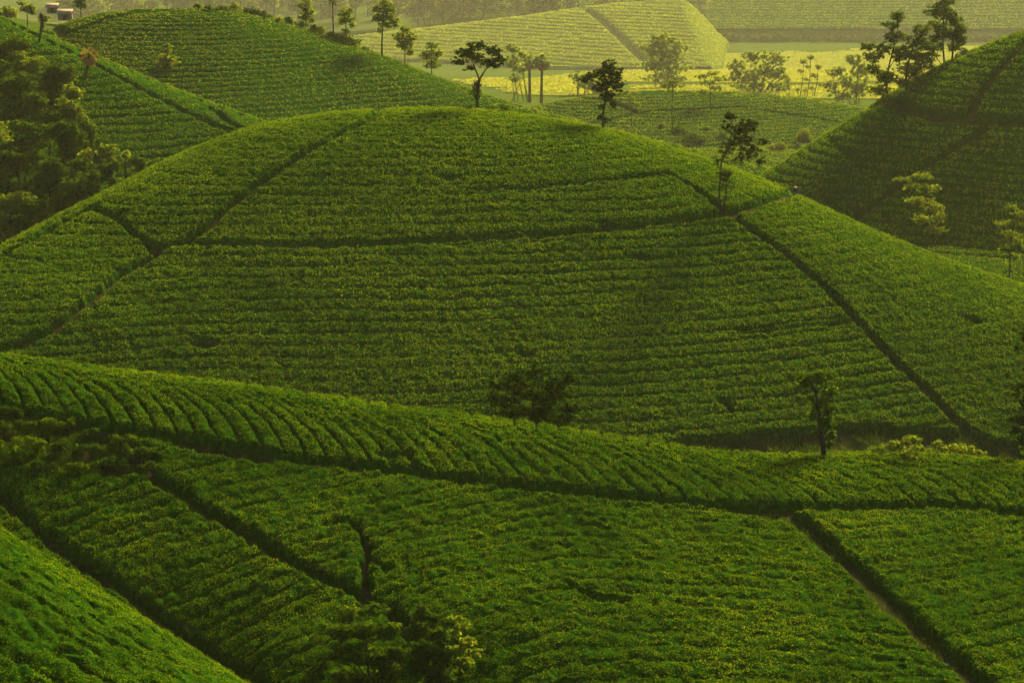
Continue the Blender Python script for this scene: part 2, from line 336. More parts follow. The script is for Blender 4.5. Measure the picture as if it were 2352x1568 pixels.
def tea(hill, x0, x1, y0, y1, dx, dy, phi, pitch, Hc, gapw, gapdepth, paths, seeds, dens, leaf, seed, mats=('tea_base', 'tea_leaf'), blobs=(), bare=(), wob=.5, crown=.10):
    rng = np.random.RandomState(seed)
    xs = np.arange(x0, x1, dx); ys = np.arange(y0, y1, dy); X, Y = np.meshgrid(xs, ys)
    G = HILLS[hill](X, Y); vis = (G > others(X, Y, hill)+.12) & (np.abs(X) < Y*HF*1.12+3)
    D = np.full(X.shape, 1e3)
    for pl, w, lab in paths:
        d, _ = seg_dist(X, Y, pl); D = np.minimum(D, d-w*.5)
    rag = .55*(fnoise(X, Y, 1.3)-.5)+.35*(fnoise(X+9, Y, .6)-.5)
    for bx, by, r in blobs:
        D = np.minimum(D, np.hypot((X-bx)*.6, Y-by)-r)
    for poly in bare: D = np.where(in_poly(X, Y, poly), -1.0, D)
    Dp = D; D = D + rag
    ph = phi(X, Y, G) + wob*(fnoise(X, Y, 11)-.5)*2 + .25*(fnoise(X+50, Y, 2.6)-.5)
    u = ph/pitch; row = np.floor(u); fr = np.abs(u-row-.5)*2                 # 1 in the gap between rows
    gd = gapdepth(X, Y) if callable(gapdepth) else gapdepth
    dep = np.clip((fnoise(X+row*7.3, Y+row*3.1, 6)-.31)*3.2, .08, 1)*gd
    gap = np.clip((fr-(1-gapw*2))/(gapw*1.1), 0, 1); gap = gap*gap*(3-2*gap)
    off = Hc*(1-dep*gap) - crown*fr*fr + .17*(fnoise(X, Y, .9)-.5) + .22*(fnoise(X+5, Y+5, 3.2)-.5) + (.33 if leaf < .11 else .28)*(vnoise(X+15, Y+25, .40)-.5)
    off = off*np.clip(D/.28, 0, 1)**.6 - np.where(D < 0, .35, 0)
    off = np.where(vis, off, -.5)
    st = max(1, int(round(.45/dx))); sy = max(1, int(round(.45/dy)))
    co = ((Dp > .36) & vis)[::sy, ::st]; lab = propagate(co)
    for _ in range(5):
        for ax, sh in ((0, 1), (0, -1), (1, 1), (1, -1)):
            r = np.roll(lab, sh, ax); lab = np.where(lab == 0, r, lab)
    L = lab.repeat(sy, 0).repeat(st, 1)[:len(ys), :len(xs)]
    want = []
    for (px, py, text) in seeds:
        h = hit(px, py, hill, .5); j = int((h[0]-x0)/dx); i = int((h[1]-y0)/dy); want.append(int(L[np.clip(i, 0, len(ys)-1), np.clip(j, 0, len(xs)-1)]))
    ids, cnt = np.unique(L, return_counts=True)
    own = np.zeros(L.shape, int)
    for k, w in enumerate(want): own[L == w] = k
    rest = ~np.isin(L, want)
    if rest.any() and len(want) > 1:                                       # slivers join the nearest named plot
        c = [(X[L == w].mean(), Y[L == w].mean()) for w in want]
        dd = np.stack([np.hypot(X[rest]-a, Y[rest]-b) for a, b in c]); own[rest] = dd.argmin(0)
    Z = G+off; V = np.stack([X, Y, Z], -1).reshape(-1, 3); F = grid_faces(len(ys), len(xs))
    fo = off.ravel()[F].max(1) > 0; F = F[fo & vis.ravel()[F].any(1)]; fown = own.ravel()[F[:, 0]]
    gy, gx = np.gradient(Z, dy, dx)
    area = (x1-x0)*(y1-y0); n = int(area*dens)
    px = rng.uniform(x0, x1-dx*1.01, n); py = rng.uniform(y0, y1-dy*1.01, n)
    fj = (px-x0)/dx; fi = (py-y0)/dy; j = fj.astype(int); i = fi.astype(int); fj -= j; fi -= i
    z = (Z[i, j]*(1-fj)+Z[i, j+1]*fj)*(1-fi)+(Z[i+1, j]*(1-fj)+Z[i+1, j+1]*fj)*fi
    ok = (fnoise(px+3, py+7, .5) > rng.uniform(.2, .62, n)) & vis[i, j] & (off[i, j] > Hc*.45) & (off[i+1, j+1] > Hc*.3) & ((gap*dep)[i, j] < .25); px, py, z, i, j = px[ok], py[ok], z[ok], i[ok], j[ok]
    m = len(px); nr = np.stack([-np.clip(gx[i, j], -1, 1), -np.clip(gy[i, j], -1, 1), np.ones(m)], 1) + rng.normal(size=(m, 3))*.42
    ln = leaf*rng.uniform(.65, 1.35, m)
    c = np.stack([px, py, z+.02+rng.exponential(.05, m)*(leaf/.15)**.5], 1)
    lv, lf = leaf_quads(c, nr, ln, ln*.55, rng); lown = own[i, j]
    for k, (_, _, text) in enumerate(seeds):
        f = F[fown == k]
        if not len(f): continue
        uq, inv = np.unique(f, return_inverse=True); f = inv.reshape(-1, 4)
        sel = np.where(lown == k)[0]; q = (sel[:, None]*4+np.arange(4)).ravel()
        v = np.concatenate([V[uq], lv[q]]); f2 = np.arange(len(sel)*4).reshape(-1, 4)+len(uq)
        mi = np.concatenate([np.zeros(len(f), int), np.ones(len(f2), int)])
        link('tea_plot', mesh_np('tea_plot', v, np.concatenate([f, f2]), list(mats), mi, mi == 0), label=text, cat='tea plot', group='clipped tea on the hills', kind='stuff')
    return m
def contour_phi(R, sl, ztop):
    t0 = R*sl
    def f(x, y, g):
        d = np.maximum(ztop-g, 0); s = np.where(d < t0*t0/2/R, np.sqrt(2*R*d), t0+(d-t0*t0/2/R)/sl); return s
    return f
def over(pl, n=1, d=(0, 25)):
    "carry a footpath on over the crest it runs up to"
    e = pl[-1] if n > 0 else pl[0]; q = (e[0]+d[0], e[1]+d[1])
    return pl+[q] if n > 0 else [q]+pl
# --- the dome hill
T = lambda pts: trace(pts, 'main')
main_paths = [
    (T([(435,566),(600,568),(760,570),(900,565),(1080,556),(1250,548),(1400,532),(1550,515),(1665,500)]), .95, 'dark narrow path running level across the dome hill'),
    (over(T([(862,262),(850,285),(760,325),(660,385),(600,425),(530,480),(470,535),(425,562)]), -1, (2, 60)), .85, 'dark path climbing diagonally up the left of the dome hill'),
    (T([(432,564),(385,572),(350,570),(310,545),(250,500),(216,482)]), .65, 'grassy track at the left end of the level path'),
    (over(T([(340,568),(352,577),(362,590),(280,635),(200,705),(110,770),(20,808),(-60,830)]), 1, (-8, -4)), .85, 'brown path going down the left spur of the dome hill'),
    (over(T([(1665,498),(1720,482),(1790,462),(1822,442)]), 1, (14, 60)), 1.1, 'short dark path from the path crossing up to the right crest'),
    (over(T([(1665,498),(1690,507),(1740,540),(1820,600),(1900,670),(1970,745),(2060,840),(2140,915),(2220,995),(2290,1025)]), 1, (4, -14)), 1.05, 'long straight dark path down the right side of the dome hill'),
    (T([(1540,408),(1590,435),(1640,470),(1665,498)]), .75, None), (T([(1080,444),(1250,436),(1400,421),(1540,408)]), .5, None),
    (T([(215,480),(100,545),(0,600),(-60,630),(-130,665)]), .9, None), (T([(150,500),(60,560),(0,578)]), .5, None),
    (T([(862,262),(885,262)]), .9, None), (T([(1970,745),(1850,757),(1700,775)]), .35, None), (T([(1395,522),(1385,530)]), 1.0, None), (T([(1650,922),(1680,950)]), .3, None)]
mb = [hit(*q, 'main', .5)[:2]+(r,) for *q, r in [(1040,413,.5),(1465,595,.7),(2228,735,.6),(470,795,.7),(1210,820,.45),(280,490,.4)]]
ground('main', -98, 98, 205, 312, .6, main_paths, 'soil', 'large dome-shaped hill in the middle')
seeds_main = [(1100,340,'wide tea plot over the crown of the dome hill, above the level path'), (480,440,'tea plot on the left shoulder of the dome hill beside the diagonal path'),
    (1100,800,'largest tea plot, on the shaded front of the dome hill under the level path'), (2100,700,'bright sunlit tea plot on the right flank of the dome hill'), (150,690,'tea plot on the left spur of the dome hill above the brown path')]
foot = [hit(px, py, 'main', 0)[:2] for px, py in [(1500,1040),(1560,1022),(1700,1014),(1760,1006),(1850,1001),(1950,990),(2040,988),(2060,1000),(2200,1000),(2240,1018),(2330,1030)]]
foot = [(foot[0][0]-1, foot[0][1]-20)] + foot + [(foot[-1][0]+3, foot[-1][1]-25)]
_mphi = contour_phi(55, .42, float(main_hill(np.array(-10.), np.array(292.))))
def main_phi(x, y, g): return _mphi(x, y, g)
def main_depth(x, y):
    xm = np.interp(-y, [-p[1] for p in main_paths[5][0]], [p[0] for p in main_paths[5][0]])
    return np.where((x > xm) & (y < main_paths[5][0][0][1]+3), .18, np.where(y > 268, .3, .85)*np.clip((x+34)/44, .5, 1))
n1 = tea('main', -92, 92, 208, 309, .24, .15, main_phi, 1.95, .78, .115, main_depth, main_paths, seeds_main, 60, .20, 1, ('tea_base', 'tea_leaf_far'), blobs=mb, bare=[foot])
# --- foreground slope
T = lambda pts: trace(pts, 'fg')
fg_paths = [
    (over(over(T([(-90,925),(0,940),(100,965),(250,992),(430,1020),(560,1045),(700,1066),(850,1082),(1000,1100),(1150,1118),(1330,1140),(1500,1157),(1660,1172),(1830,1174),(2000,1170),(2150,1167),(2280,1180),(2420,1195),(2600,1200)]), 1, (30, -1)), -1, (-30, 2)), 1.05, 'path winding along under the sunlit foreground ridge'),
    (T([(430,1020),(520,1042),(600,1055)]), 1.9, None),
    (T([(1665,1172),(1760,1188),(1830,1205)]), 1.9, None),
    (over(T([(1815,1190),(1830,1200),(1900,1260),(1980,1330),(2060,1410),(2150,1490),(2250,1575),(2330,1640)]), 1, (3, -18)), 1.45, 'dark brown path running down to the lower right corner'),
    (over(T([(300,1075),(400,1130),(480,1190),(560,1230),(650,1290),(740,1335),(830,1375),(900,1420),(960,1490),(1000,1560)]), 1, (2, -20)), .75, 'grassy path descending past the shrubs at the bottom'),
    (over(T([(-60,1090),(0,1140),(80,1215),(150,1275),(230,1325),(320,1395),(400,1455),(470,1500),(540,1550),(640,1620)]), 1, (3, -18)), .75, None),
    (T([(815,1215),(838,1250),(846,1285),(870,1305),(892,1318)]), .28, None), (T([(846,1285),(836,1310),(834,1335),(850,1365)]), .35, None), (T([(770,1210),(815,1215)]), .3, None),
    (T([(885,1052),(935,1052)]), .7, None), (T([(1330,1212),(1395,1226)]), .45, None), (T([(1300,1350),(1360,1380),(1440,1390)]), .3, None)]
bank = [(-330,880),(-80,905),(0,925),(60,955),(110,970),(240,1000),(340,1035),(375,1070),(345,1100),(280,1105),(200,1100),(100,1085),(0,1075),(-90,1075),(-330,1060)]
bank_w = T(bank)
ground('fg', -52, 52, 110, 205, .5, fg_paths, 'soil', 'foreground hillside sloping towards the viewer')
_yc, _ = seg_dist(0, 0, [(0, 0), (1, 1)])
fg_crest = [P(*q)[:2] for q in [(-300,780,173),(0,817,172),(300,860,170),(600,898,168),(1000,954,166),(1300,997,165),(1500,1027,164.5),(1700,1052,166),(1850,1056,168),(2000,1047,172),(2150,1050,173),(2352,1073,170),(2700,1120,166)]]
_cx = [p[0] for p in fg_crest]; _cy = [p[1] for p in fg_crest]
_px = [p[0] for p in fg_paths[0][0]]; _py = [p[1] for p in fg_paths[0][0]]
_f2 = fg_paths[3][0]; _f2y = [-p[1] for p in _f2]; _f2x = [p[0] for p in _f2]
def fg_phi(x, y, g):
    yc = np.interp(x, _cx, _cy); up = y > np.interp(x, _px, _py); t = np.clip(yc-y, -.2, 40)
    return np.where(up, (x-4.0*np.log(t+.7))*1.15, -y*1.04 + .62*(np.minimum(x, 3)-3) + .03*np.maximum(x-3, 0) + .42*np.maximum(x-np.interp(-y, _f2y, _f2x), 0))
def fg_depth(x, y):
    up = y > np.interp(x, _px, _py)
    return np.where(up, .95, np.where(x > 4, .5, np.where(x < -12, 1.0, .8)))
seeds_fg = [(1200,1060,'bright tea plot of slanting rows on the foreground ridge above the winding path'), (1300,1350,'large tea plot filling the middle of the foreground slope'),
    (2200,1350,'tea plot in the lower right corner, right of the dark brown path'), (450,1270,'dark tea plot of stepped rows in the lower left, left of the grassy path'), (60,1290,'narrow tea strip along the ditch behind the nearest hill')]
n2 = tea('fg', -48, 48, 120, 182, .115, .09, fg_phi, 1.75, .75, .075, fg_depth, fg_paths, seeds_fg, 150, .12, 2, bare=[bank_w], wob=.6)
# --- nearest hill, lower left
ground('nearleft', -40, 4, 85, 136, .6, [], 'soil', 'nearest hill in the lower left corner')
n3 = tea('nearleft', -34, -2, 92, 131, .11, .1, lambda x, y, g: y*.85+x*.35, 1.6, .75, .08, .45, [], [(150,1450,'tea plot covering the nearest hill in the lower left corner')], 190, .10, 3)
# --- right hill
T = lambda pts: trace(pts, 'right')
right_paths = [
    (over(T([(2225,275),(2250,222),(2290,170),(2340,118),(2352,105)]), 1, (30, 45)), 1.3, 'dark path climbing the top of the right-hand hill'),
    (over(over(T([(2400,292),(2352,288),(2225,282),(2150,273),(2090,258),(2045,243)]), 1, (-14, 60)), -1, (40, 4)), 2.2, 'reddish dirt track crossing the right-hand hill'),
    (over(T([(2262,284),(2255,308),(2180,352),(2090,412),(2000,482),(1940,522),(1880,560)]), 1, (-12, -24)), 1.3, 'straight dark path descending the right-hand hill'),
    (T([(1905,325),(1930,350),(1975,375)]), .35, None), (T([(1960,385),(2060,410)]), .25, None), (T([(2250,130),(2285,128)]), .35, None)]
ground('right', 12, 112, 322, 470, .8, right_paths, 'soil', 'steep hill at the right edge')
n4 = tea('right', 16, 108, 326, 425, .34, .3, contour_phi(40, .42, float(right_ridge(90., 410.))), 2.5, .8, .12, .8, right_paths,
    [(2150,205,'tea plot below the trees at the top of the right-hand hill'), (2330,230,'tea plot at the right edge above the reddish track'), (2000,360,'tea plot of curved rows on the left side of the right-hand hill'), (2230,480,'shaded tea plot on the foot of the right-hand hill under the straight path')],
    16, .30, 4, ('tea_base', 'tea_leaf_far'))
# --- left hill
T = lambda pts: trace(pts, 'left')
left_paths = [(over(over(T([(-30,30),(60,75),(150,118),(240,165),(330,212),(420,258),(500,295),(560,318)]), 1, (22, -16)), -1, (-40, 20)), 1.0, 'footpath between the two tea plots of the left hill'), (T([(490,255),(520,280),(545,295)]), 1.2, None)]
ground('left', -125, 0, 330, 440, 1.0, left_paths, 'soil', 'sunlit hill at the left edge')
n5 = tea('left', -112, -20, 332, 405, .36, .25, contour_phi(30, .42, float(left_ridge(-82., 390.))), 2.5, .8, .16, 1.0, left_paths,
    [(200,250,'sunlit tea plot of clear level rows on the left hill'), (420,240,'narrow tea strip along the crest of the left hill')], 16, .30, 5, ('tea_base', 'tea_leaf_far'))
# --- hill behind it
T = lambda pts: trace(pts, 'backleft')
bl_paths = [(over(over(T([(150,85),(200,66),(260,45),(340,32),(430,25)]), 1, (12, 60)), -1, (-14, 40)), 1.8, 'dark track over the top of the hazy hill at upper left')]
ground('backleft', -150, 85, 395, 545, 1.2, bl_paths, 'soil', 'broad hazy hill behind the left hill')
n6 = tea('backleft', -140, 75, 400, 500, .5, .36, contour_phi(50, .34, float(backleft_ridge(-75., 470.))), 2.3, .8, .14, .8, bl_paths,
    [(700,180,'tea plot of level rows covering the broad hazy hill at upper left')], 9, .38, 6, ('tea_base', 'tea_leaf_haze_tint'))
# --- low mound and the yellow hill beyond, far slope
ground('mid', -90, 230, 600, 800, 2.5, [], 'meadow', 'low mound in the valley right of centre')
n7 = tea('mid', -60, 180, 620, 760, .75, .6, contour_phi(75, .14, float(mid_ridge(52., 698.))), 4.0, .9, .14, .8, [(trace([(1300,300),(1480,262),(1700,250),(1960,290)], 'mid'), 1.5, None), (trace([(1310,205),(1400,235),(1460,262)], 'mid'), 1.8, None)],
    [(1600,260,'hazy tea plot on the low mound in the valley right of centre')], 6, .5, 7, ('tea_base', 'tea_leaf_haze_tint'))
n10 = tea('valley', 25, 120, 300, 352, .3, .25, lambda x, y, g: y-.1*x, 1.9, .8, .12, .9, [(trace([(2100,585),(2200,590),(2352,600)], 'valley'), 2.2, None)], [(2330,630,'tea rows in the hollow at the right edge below the right-hand hill')], 12, .28, 10, ('tea_base', 'tea_leaf_haze_tint'))
n11 = tea('valley', 20, 200, 530, 660, .7, .55, lambda x, y, g: y+.25*x, 3.2, .85, .14, .9, [], [(1700,350,'hazy tea rows in the hollow behind the dome hill')], 5, .45, 11, ('tea_base', 'tea_leaf_haze_tint'))
T = lambda pts: trace(pts, 'centre')
ce_paths = [(over(over(T([(1470,135),(1420,85),(1375,45),(1342,24)]), 1, (-30, 200)), -1, (20, -130)), 7.0, 'dirt track down the yellow hill')]
ground('centre', -410, 505, 1700, 2300, 7, ce_paths, 'meadow', 'long yellow-green hill in the haze')
n8 = tea('centre', -360, 430, 1740, 2130, 2.2, 1.7, contour_phi(160, .15, float(centre_ridge(100., 2040.))), 12.0, 2.4, .18, 1.0, ce_paths,
    [(1150,90,'yellow-green tea plot on the left of the far hill'), (1530,60,'tea plot of clear level rows on the right of the far hill')], .6, 1.5, 8, ('young_base', 'young_tea'))
ground('rear', -190, -5, 500, 600, 2.0, [], 'meadow', 'grassy rise behind the upper left hills')
xs = np.arange(-1000, 1001, 9.0); ys = np.concatenate([[2105.0, 2110.2], np.arange(2117, 2960, 11.0)])
X, Y = np.meshgrid(xs, ys); Z = far_hill(X, Y)
link('hill', mesh_np('hill', np.stack([X, Y, Z], -1).reshape(-1, 3), grid_faces(len(ys), len(xs)), ['meadow'], None, True), label='far slope fading into the haze at the top', kind='structure')
n9 = tea('far', -60, 640, 2112, 2560, 2.8, 2.0, lambda x, y, g: y+.05*x, 15, 2.8, .16, .9, [], [(2000,50,'far tea plot of faint rows on the hazy slope at upper right')], .4, 1.7, 9, ('tea_base', 'tea_leaf_haze_tint'))
xs = np.arange(-1000, 1001, 5.0); ys = np.arange(60, 2130, 5.0); X, Y = np.meshgrid(xs, ys)
link('ground', mesh_np('ground', np.stack([X, Y, valley(X, Y)], -1).reshape(-1, 3), grid_faces(len(ys), len(xs)), ['meadow'], None, True), label='valley floor between the hills', kind='structure')
def field(poly, label, step=2.5):
    w = [hit(px, py, 'valley', .25)[:2] for px, py in poly]; ax = np.array(w)
    xs = np.arange(ax[:, 0].min(), ax[:, 0].max()+step, step); ys = np.arange(ax[:, 1].min(), ax[:, 1].max()+step, step); X, Y = np.meshgrid(xs, ys)
    F = grid_faces(len(ys), len(xs)); ins = in_poly(X+22*(fnoise(X, Y, 20)-.5), Y+90*(fnoise(X+40, Y, 30)-.5), w).ravel(); F = F[ins[F].sum(1) >= 3]
    Z = valley(X, Y)+.45+.12*(fnoise(X, Y, 5)-.5)
    rng = np.random.RandomState(3); n = int(len(F)*step*step*.3); i = rng.randint(0, len(F), n); b = F[i, 0]
    c = np.stack([X.ravel()[b]+rng.rand(n)*step, Y.ravel()[b]+rng.rand(n)*step, Z.ravel()[b]+.1+.2*rng.rand(n)], 1)
    lv, lf = leaf_quads(c, np.array([0, 0, 1.])+rng.normal(size=(n, 3))*.4, rng.uniform(.9, 1.6, n), rng.uniform(.5, .9, n), rng)
    u, inv = np.unique(F, return_inverse=True); V = np.stack([X, Y, Z], -1).reshape(-1, 3)[u]
    link('rice_field', mesh_np('rice_field', np.concatenate([V, lv]), np.concatenate([inv.reshape(-1, 4), lf+len(u)]), ['rice'], None, False), label=label, cat='rice field', kind='stuff')
field([(1420,150),(1500,138),(1640,127),(1850,120),(2050,115),(2240,108),(2350,106),(2350,160),(2100,186),(1880,190),(1650,192),(1430,188)], 'large bright yellow rice field behind the bamboo clumps')
field([(1440,196),(1650,199),(1880,197),(2090,194),(2060,228),(1880,226),(1650,222),(1440,216)], 'narrow yellow rice strip behind the low mound')
field([(1040,186),(1120,178),(1200,185),(1300,172),(1410,152),(1420,190),(1400,212),(1300,222),(1180,218)], 'small yellow rice field behind the fan palms')
print('leaves', n1, n2, n3, n4, n5, n6, n7, n8, n9)
# ---------------------------------------------------------------- trees, palms, bamboo, shrubs
def px_m(Y): return HF/1176*Y/math.cos(PITCH)
def base_at(bx, by, hill=None, Y=None):
    if hill == 'any': return hit_any(bx, by)
    if hill:
        h = hit(bx, by, hill, .15)
        if Y is None: return h
    a, b = ray(bx, by); x = float(a*Y); return x, Y, float(terrain(np.array([x]), np.array([Y]))[0])
def foliage(mb, clumps, leaf, rng, flat=.75, dens=1.0, up=.5, puff=1.0):
    "leaf sprays gathered in puffs through each clump; returns puff centres"
    out = []
    for (c, a, b, h) in clumps:
        r = float(np.clip(.26*math.sqrt(a*h), 1.2*leaf, .9))*puff; n = max(6, int(5.2*dens*a*h/(r*r)))
        d = rng.normal(size=(n, 3)); d /= np.linalg.norm(d, axis=1)[:, None]; rad = rng.rand(n, 1)**(1/2.4)
        pc = np.array(c)+d*rad*np.array([a, b, h])*np.where(rng.rand(n, 1) < .15, 1.22, 1.0)
        k = int(np.clip(11.0*(r/leaf)**1.6, 12, 110))
        ctr = pc.repeat(k, 0); q = rng.normal(size=(n*k, 3)); q /= np.linalg.norm(q, axis=1)[:, None]; q *= np.abs(rng.normal(size=(n*k, 1)))*.6
        az = rng.uniform(0, 6.283, n).repeat(k); el = rng.uniform(.7, 1.9, n).repeat(k)          # each spray stretched its own way
        qa = q[:, 0]*r*el; qb = q[:, 1]*r*1.15/el**.5; dz = rng.uniform(-.35, .35, n).repeat(k)*qa
        p = ctr+np.stack([qa*np.cos(az)-qb*np.sin(az), qa*np.sin(az)+qb*np.cos(az), q[:, 2]*r*flat*.8+dz], 1)
        nr = rng.normal(size=(n*k, 3))*.8; nr[:, 2] = np.abs(nr[:, 2])+up
        nr += .5*q; l = leaf*rng.uniform(.6, 1.4, n*k)*1.25
        v, f = leaf_quads(p, nr, l, l*.58, rng); mb.add(v, f); out.append(pc)
    return out
def tree(name, label, cat, base, trunks, clumps, leaf=.26, mat='tree_leaf', bark='bark', group=None, seed=1, dens=1.0, flat=.7, depth=.75, Y=None, hill=None, twig=.35, puff=1.0):
    rng = np.random.RandomState(seed); bx, by, bz = base_at(*base, hill, Y); Y = by; s = px_m(Y)
    root = thing(name, label, cat, (bx, by, bz-.1), group); org = (bx, by, bz-.1)
    cl = []
    for (px, py, rx, ry) in clumps:
        dy = rng.uniform(-.55, .55)*rx*s*1.2; c = P(px, py, Y+dy); cl.append((np.array([float(q) for q in c]), rx*s, rx*s*depth, ry*s))
    cm = MB(); puffs = foliage(cm, cl, leaf, rng, flat, dens, puff=puff)
    tm = MB(); nodes = []
    for t in trunks:
        pts = [np.array([float(q) for q in P(px, py, Y+.12*i*rng.uniform(-1, 1))]) for i, (px, py, w) in enumerate(t)]; rad = [max(w*s/2, .02) for _, _, w in t]
        if t is trunks[0]: pts[0] = np.array([bx, by, bz-.3])
        nodes += list(zip(pts, rad)); tm.tube(pts, rad, 8)
    for (c, a, b, h), pc in zip(cl, puffs):
        below = [(np.linalg.norm(p-c)+max(0, p[2]-c[2])*2, p, r) for p, r in nodes]; _, p, r = min(below, key=lambda q: q[0])
        m = (p+c)/2+rng.normal(size=3)*.06*np.linalg.norm(c-p)-np.array([0, 0, .04*np.linalg.norm(c-p)])
        r0 = min(r*.6, .11); tm.tube([p, m, c], [r0, r0*.7, r0*.4], 6)
        for q in pc[:int(len(pc)*twig)]: tm.tube([m if rng.rand() < .4 else c, (c+q)/2+rng.normal(size=3)*.05, q], [r0*.4, r0*.28, .012], 4)
    tm.build('trunk', [bark], root, org, True); cm.build('crown', [mat], root, org)
    return root
def shrub(label, base, clumps, leaf=.2, mat='tree_leaf', group=None, seed=1, Y=None, hill=None, name='shrub', dens=1.0):
    return tree(name, label, 'shrub', base, [[(base[0], base[1], 2.5), (base[0]+1, base[1]-(base[1]-clumps[0][1])*.5, 1.6)]], clumps, leaf, mat, 'bark', group, seed, dens, .8, .9, Y, hill, .15)
tree('umbrella_tree', 'spreading umbrella-crowned tree with a bushy lower trunk on the very top of the dome hill', 'tree', (1097,252), [[(1097,252,8),(1096,228,7),(1099,205,6),(1101,183,5)],[(1101,183,4),(1092,160,3),(1086,142,2.4)],[(1101,183,4),(1112,165,3),(1126,148,2.2)]],
    [(1066,122,24,13),(1094,107,24,10),(1056,144,18,8),(1090,132,24,12),(1133,117,20,11),(1147,136,14,12),(1122,146,20,11),(1080,158,14,6),(1142,153,9,6),(1090,206,10,11),(1097,190,6,12),(1094,222,7,6)], .25, hill='main', mat='deep_leaf', seed=11)
tree('slender_tree', 'tree with oval crown and a branch reaching left on the right shoulder of the dome', 'tree', (1386,297), [[(1386,297,5.5),(1384,266,4.5),(1389,240,4),(1394,212,3),(1397,180,2.4)],[(1391,222,2.5),(1370,190,2),(1350,182,1.5)]],
    [(1400,152,16,14),(1385,170,24,12),(1340,183,15,7),(1358,172,14,8),(1414,170,18,14),(1400,190,28,16),(1420,198,14,14),(1380,203,20,12),(1396,222,22,12),(1408,240,10,7),(1382,245,7,7),(1382,268,8,8),(1389,278,6,7)], .25, hill='main', mat='deep_leaf', seed=12)
tree('twin_stem_tree', 'tall thin two-stemmed tree with a one-sided crown at the path crossing on the dome hill', 'tree', (1657,490), [[(1655,490,5),(1652,450,4.2),(1654,410,3.6),(1657,372,3.4),(1672,345,3),(1690,320,2.4)],[(1659,488,4.5),(1667,450,4),(1669,418,3)],[(1655,395,2.4),(1648,376,1.8)]],
    [(1676,268,16,13),(1668,288,12,8),(1712,287,20,13),(1690,303,26,15),(1728,294,14,16),(1750,325,15,8),(1705,325,30,16),(1672,335,18,14),(1664,352,12,8),(1722,350,28,14),(1746,370,17,8),(1702,368,18,7),(1648,372,7,8),(1667,404,14,15),(1660,398,8,8),(1666,425,7,9)], .25, hill='main', mat='deep_leaf', dens=.7, seed=13)
for i, (x, y, r) in enumerate([(1078,246,7),(1128,249,8),(1156,248,9)]):
    shrub(['small shrub left of the umbrella tree foot','low shrub right of the umbrella tree','round shrub farthest right on the dome top'][i], (x, y+5), [(x, y-2, r, r*.8),(x+r*.5, y+2, r*.7, r*.5)], .18, hill='main', seed=20+i, group='small shrubs on the dome hill crest')
tree('broad_tree', 'broad dark tree standing behind the foreground ridge at the centre', 'tree', (1222,1004), [[(1222,1010,9),(1222,965,7),(1225,925,5),(1230,885,3)],[(1223,960,5),(1260,915,4),(1290,885,2.5)],[(1222,955,5),(1180,915,4),(1155,890,2.5)]],
    [(1147, 882, 29, 13), (1136, 905, 22, 10), (1188, 866, 31, 12), (1232, 855, 26, 14), (1278, 884, 31, 16), (1303, 868, 16, 17), (1158, 922, 36, 14), (1208, 896, 41, 18), (1262, 912, 41, 18), (1308, 938, 22, 12), (1178, 948, 38, 14), (1240, 945, 41, 19), (1290, 962, 26, 12), (1302, 988, 29, 13), (1206, 972, 36, 14), (1255, 980, 36, 14)], .22, Y=179, mat='deep_leaf', seed=14, dens=1.15)
tree('knotty_tree', 'narrow gnarled tree wrapped in leaves on the right end of the foreground ridge', 'tree', (1895,1049), [[(1895,1049,12),(1889,1012,11),(1883,972,9.5),(1879,930,8.5),(1873,898,7.5),(1862,880,5)],[(1879,928,6),(1893,903,5),(1898,882,4)],[(1884,970,5),(1899,940,4),(1903,915,3)]],
    [(1862, 868, 31, 14), (1893, 866, 26, 12), (1846, 884, 14, 9), (1880, 858, 21, 9), (1906, 900, 17, 11), (1864, 913, 12, 10), (1889, 925, 16, 11), (1908, 942, 17, 12), (1868, 955, 12, 11), (1900, 972, 20, 14), (1878, 990, 12, 10), (1908, 998, 10, 12), (1903, 1020, 9, 12), (1870, 930, 8, 12)], .19, hill='fg', Y=171.5, mat='tree_leaf', dens=1.6, seed=15, depth=.9)
tree('edge_tree', 'dark tree cut off by the right edge of the picture', 'tree', (2366,1058), [[(2368,1060,12),(2366,980,10),(2362,880,8),(2358,790,4)]],
    [(2357,772,12,12),(2346,800,15,7),(2368,840,18,22),(2342,888,20,10),(2330,905,17,7),(2364,925,24,18),(2345,965,18,12),(2332,988,14,11),(2352,1010,18,14),(2370,965,26,22),(2322,962,6,4)], .22, Y=178, mat='deep_leaf', seed=16)
shrub('leaning airy shrub on the right end of the foreground ridge', (2080,1068), [(2008,1032,15,8),(2034,1027,20,10),(2062,1020,24,12),(2098,1008,22,11),(2084,1042,26,14),(2112,1028,12,7),(2080,1058,16,9)], .15, 'pale_leaf', hill='fg', Y=171, seed=17)
shrub('pale loose shrub just beyond the ridge, left of the larger pale one', (2160,1055), [(2152,1020,14,9),(2165,1032,14,8),(2140,1036,12,8)], .17, 'pale_leaf', Y=192, seed=18)
shrub('wide pale shrub beyond the right end of the foreground ridge', (2225,1065), [(2192,1030,18,11),(2222,1034,24,14),(2250,1046,20,9),(2210,1050,26,8)], .17, 'pale_leaf', Y=192, seed=19)
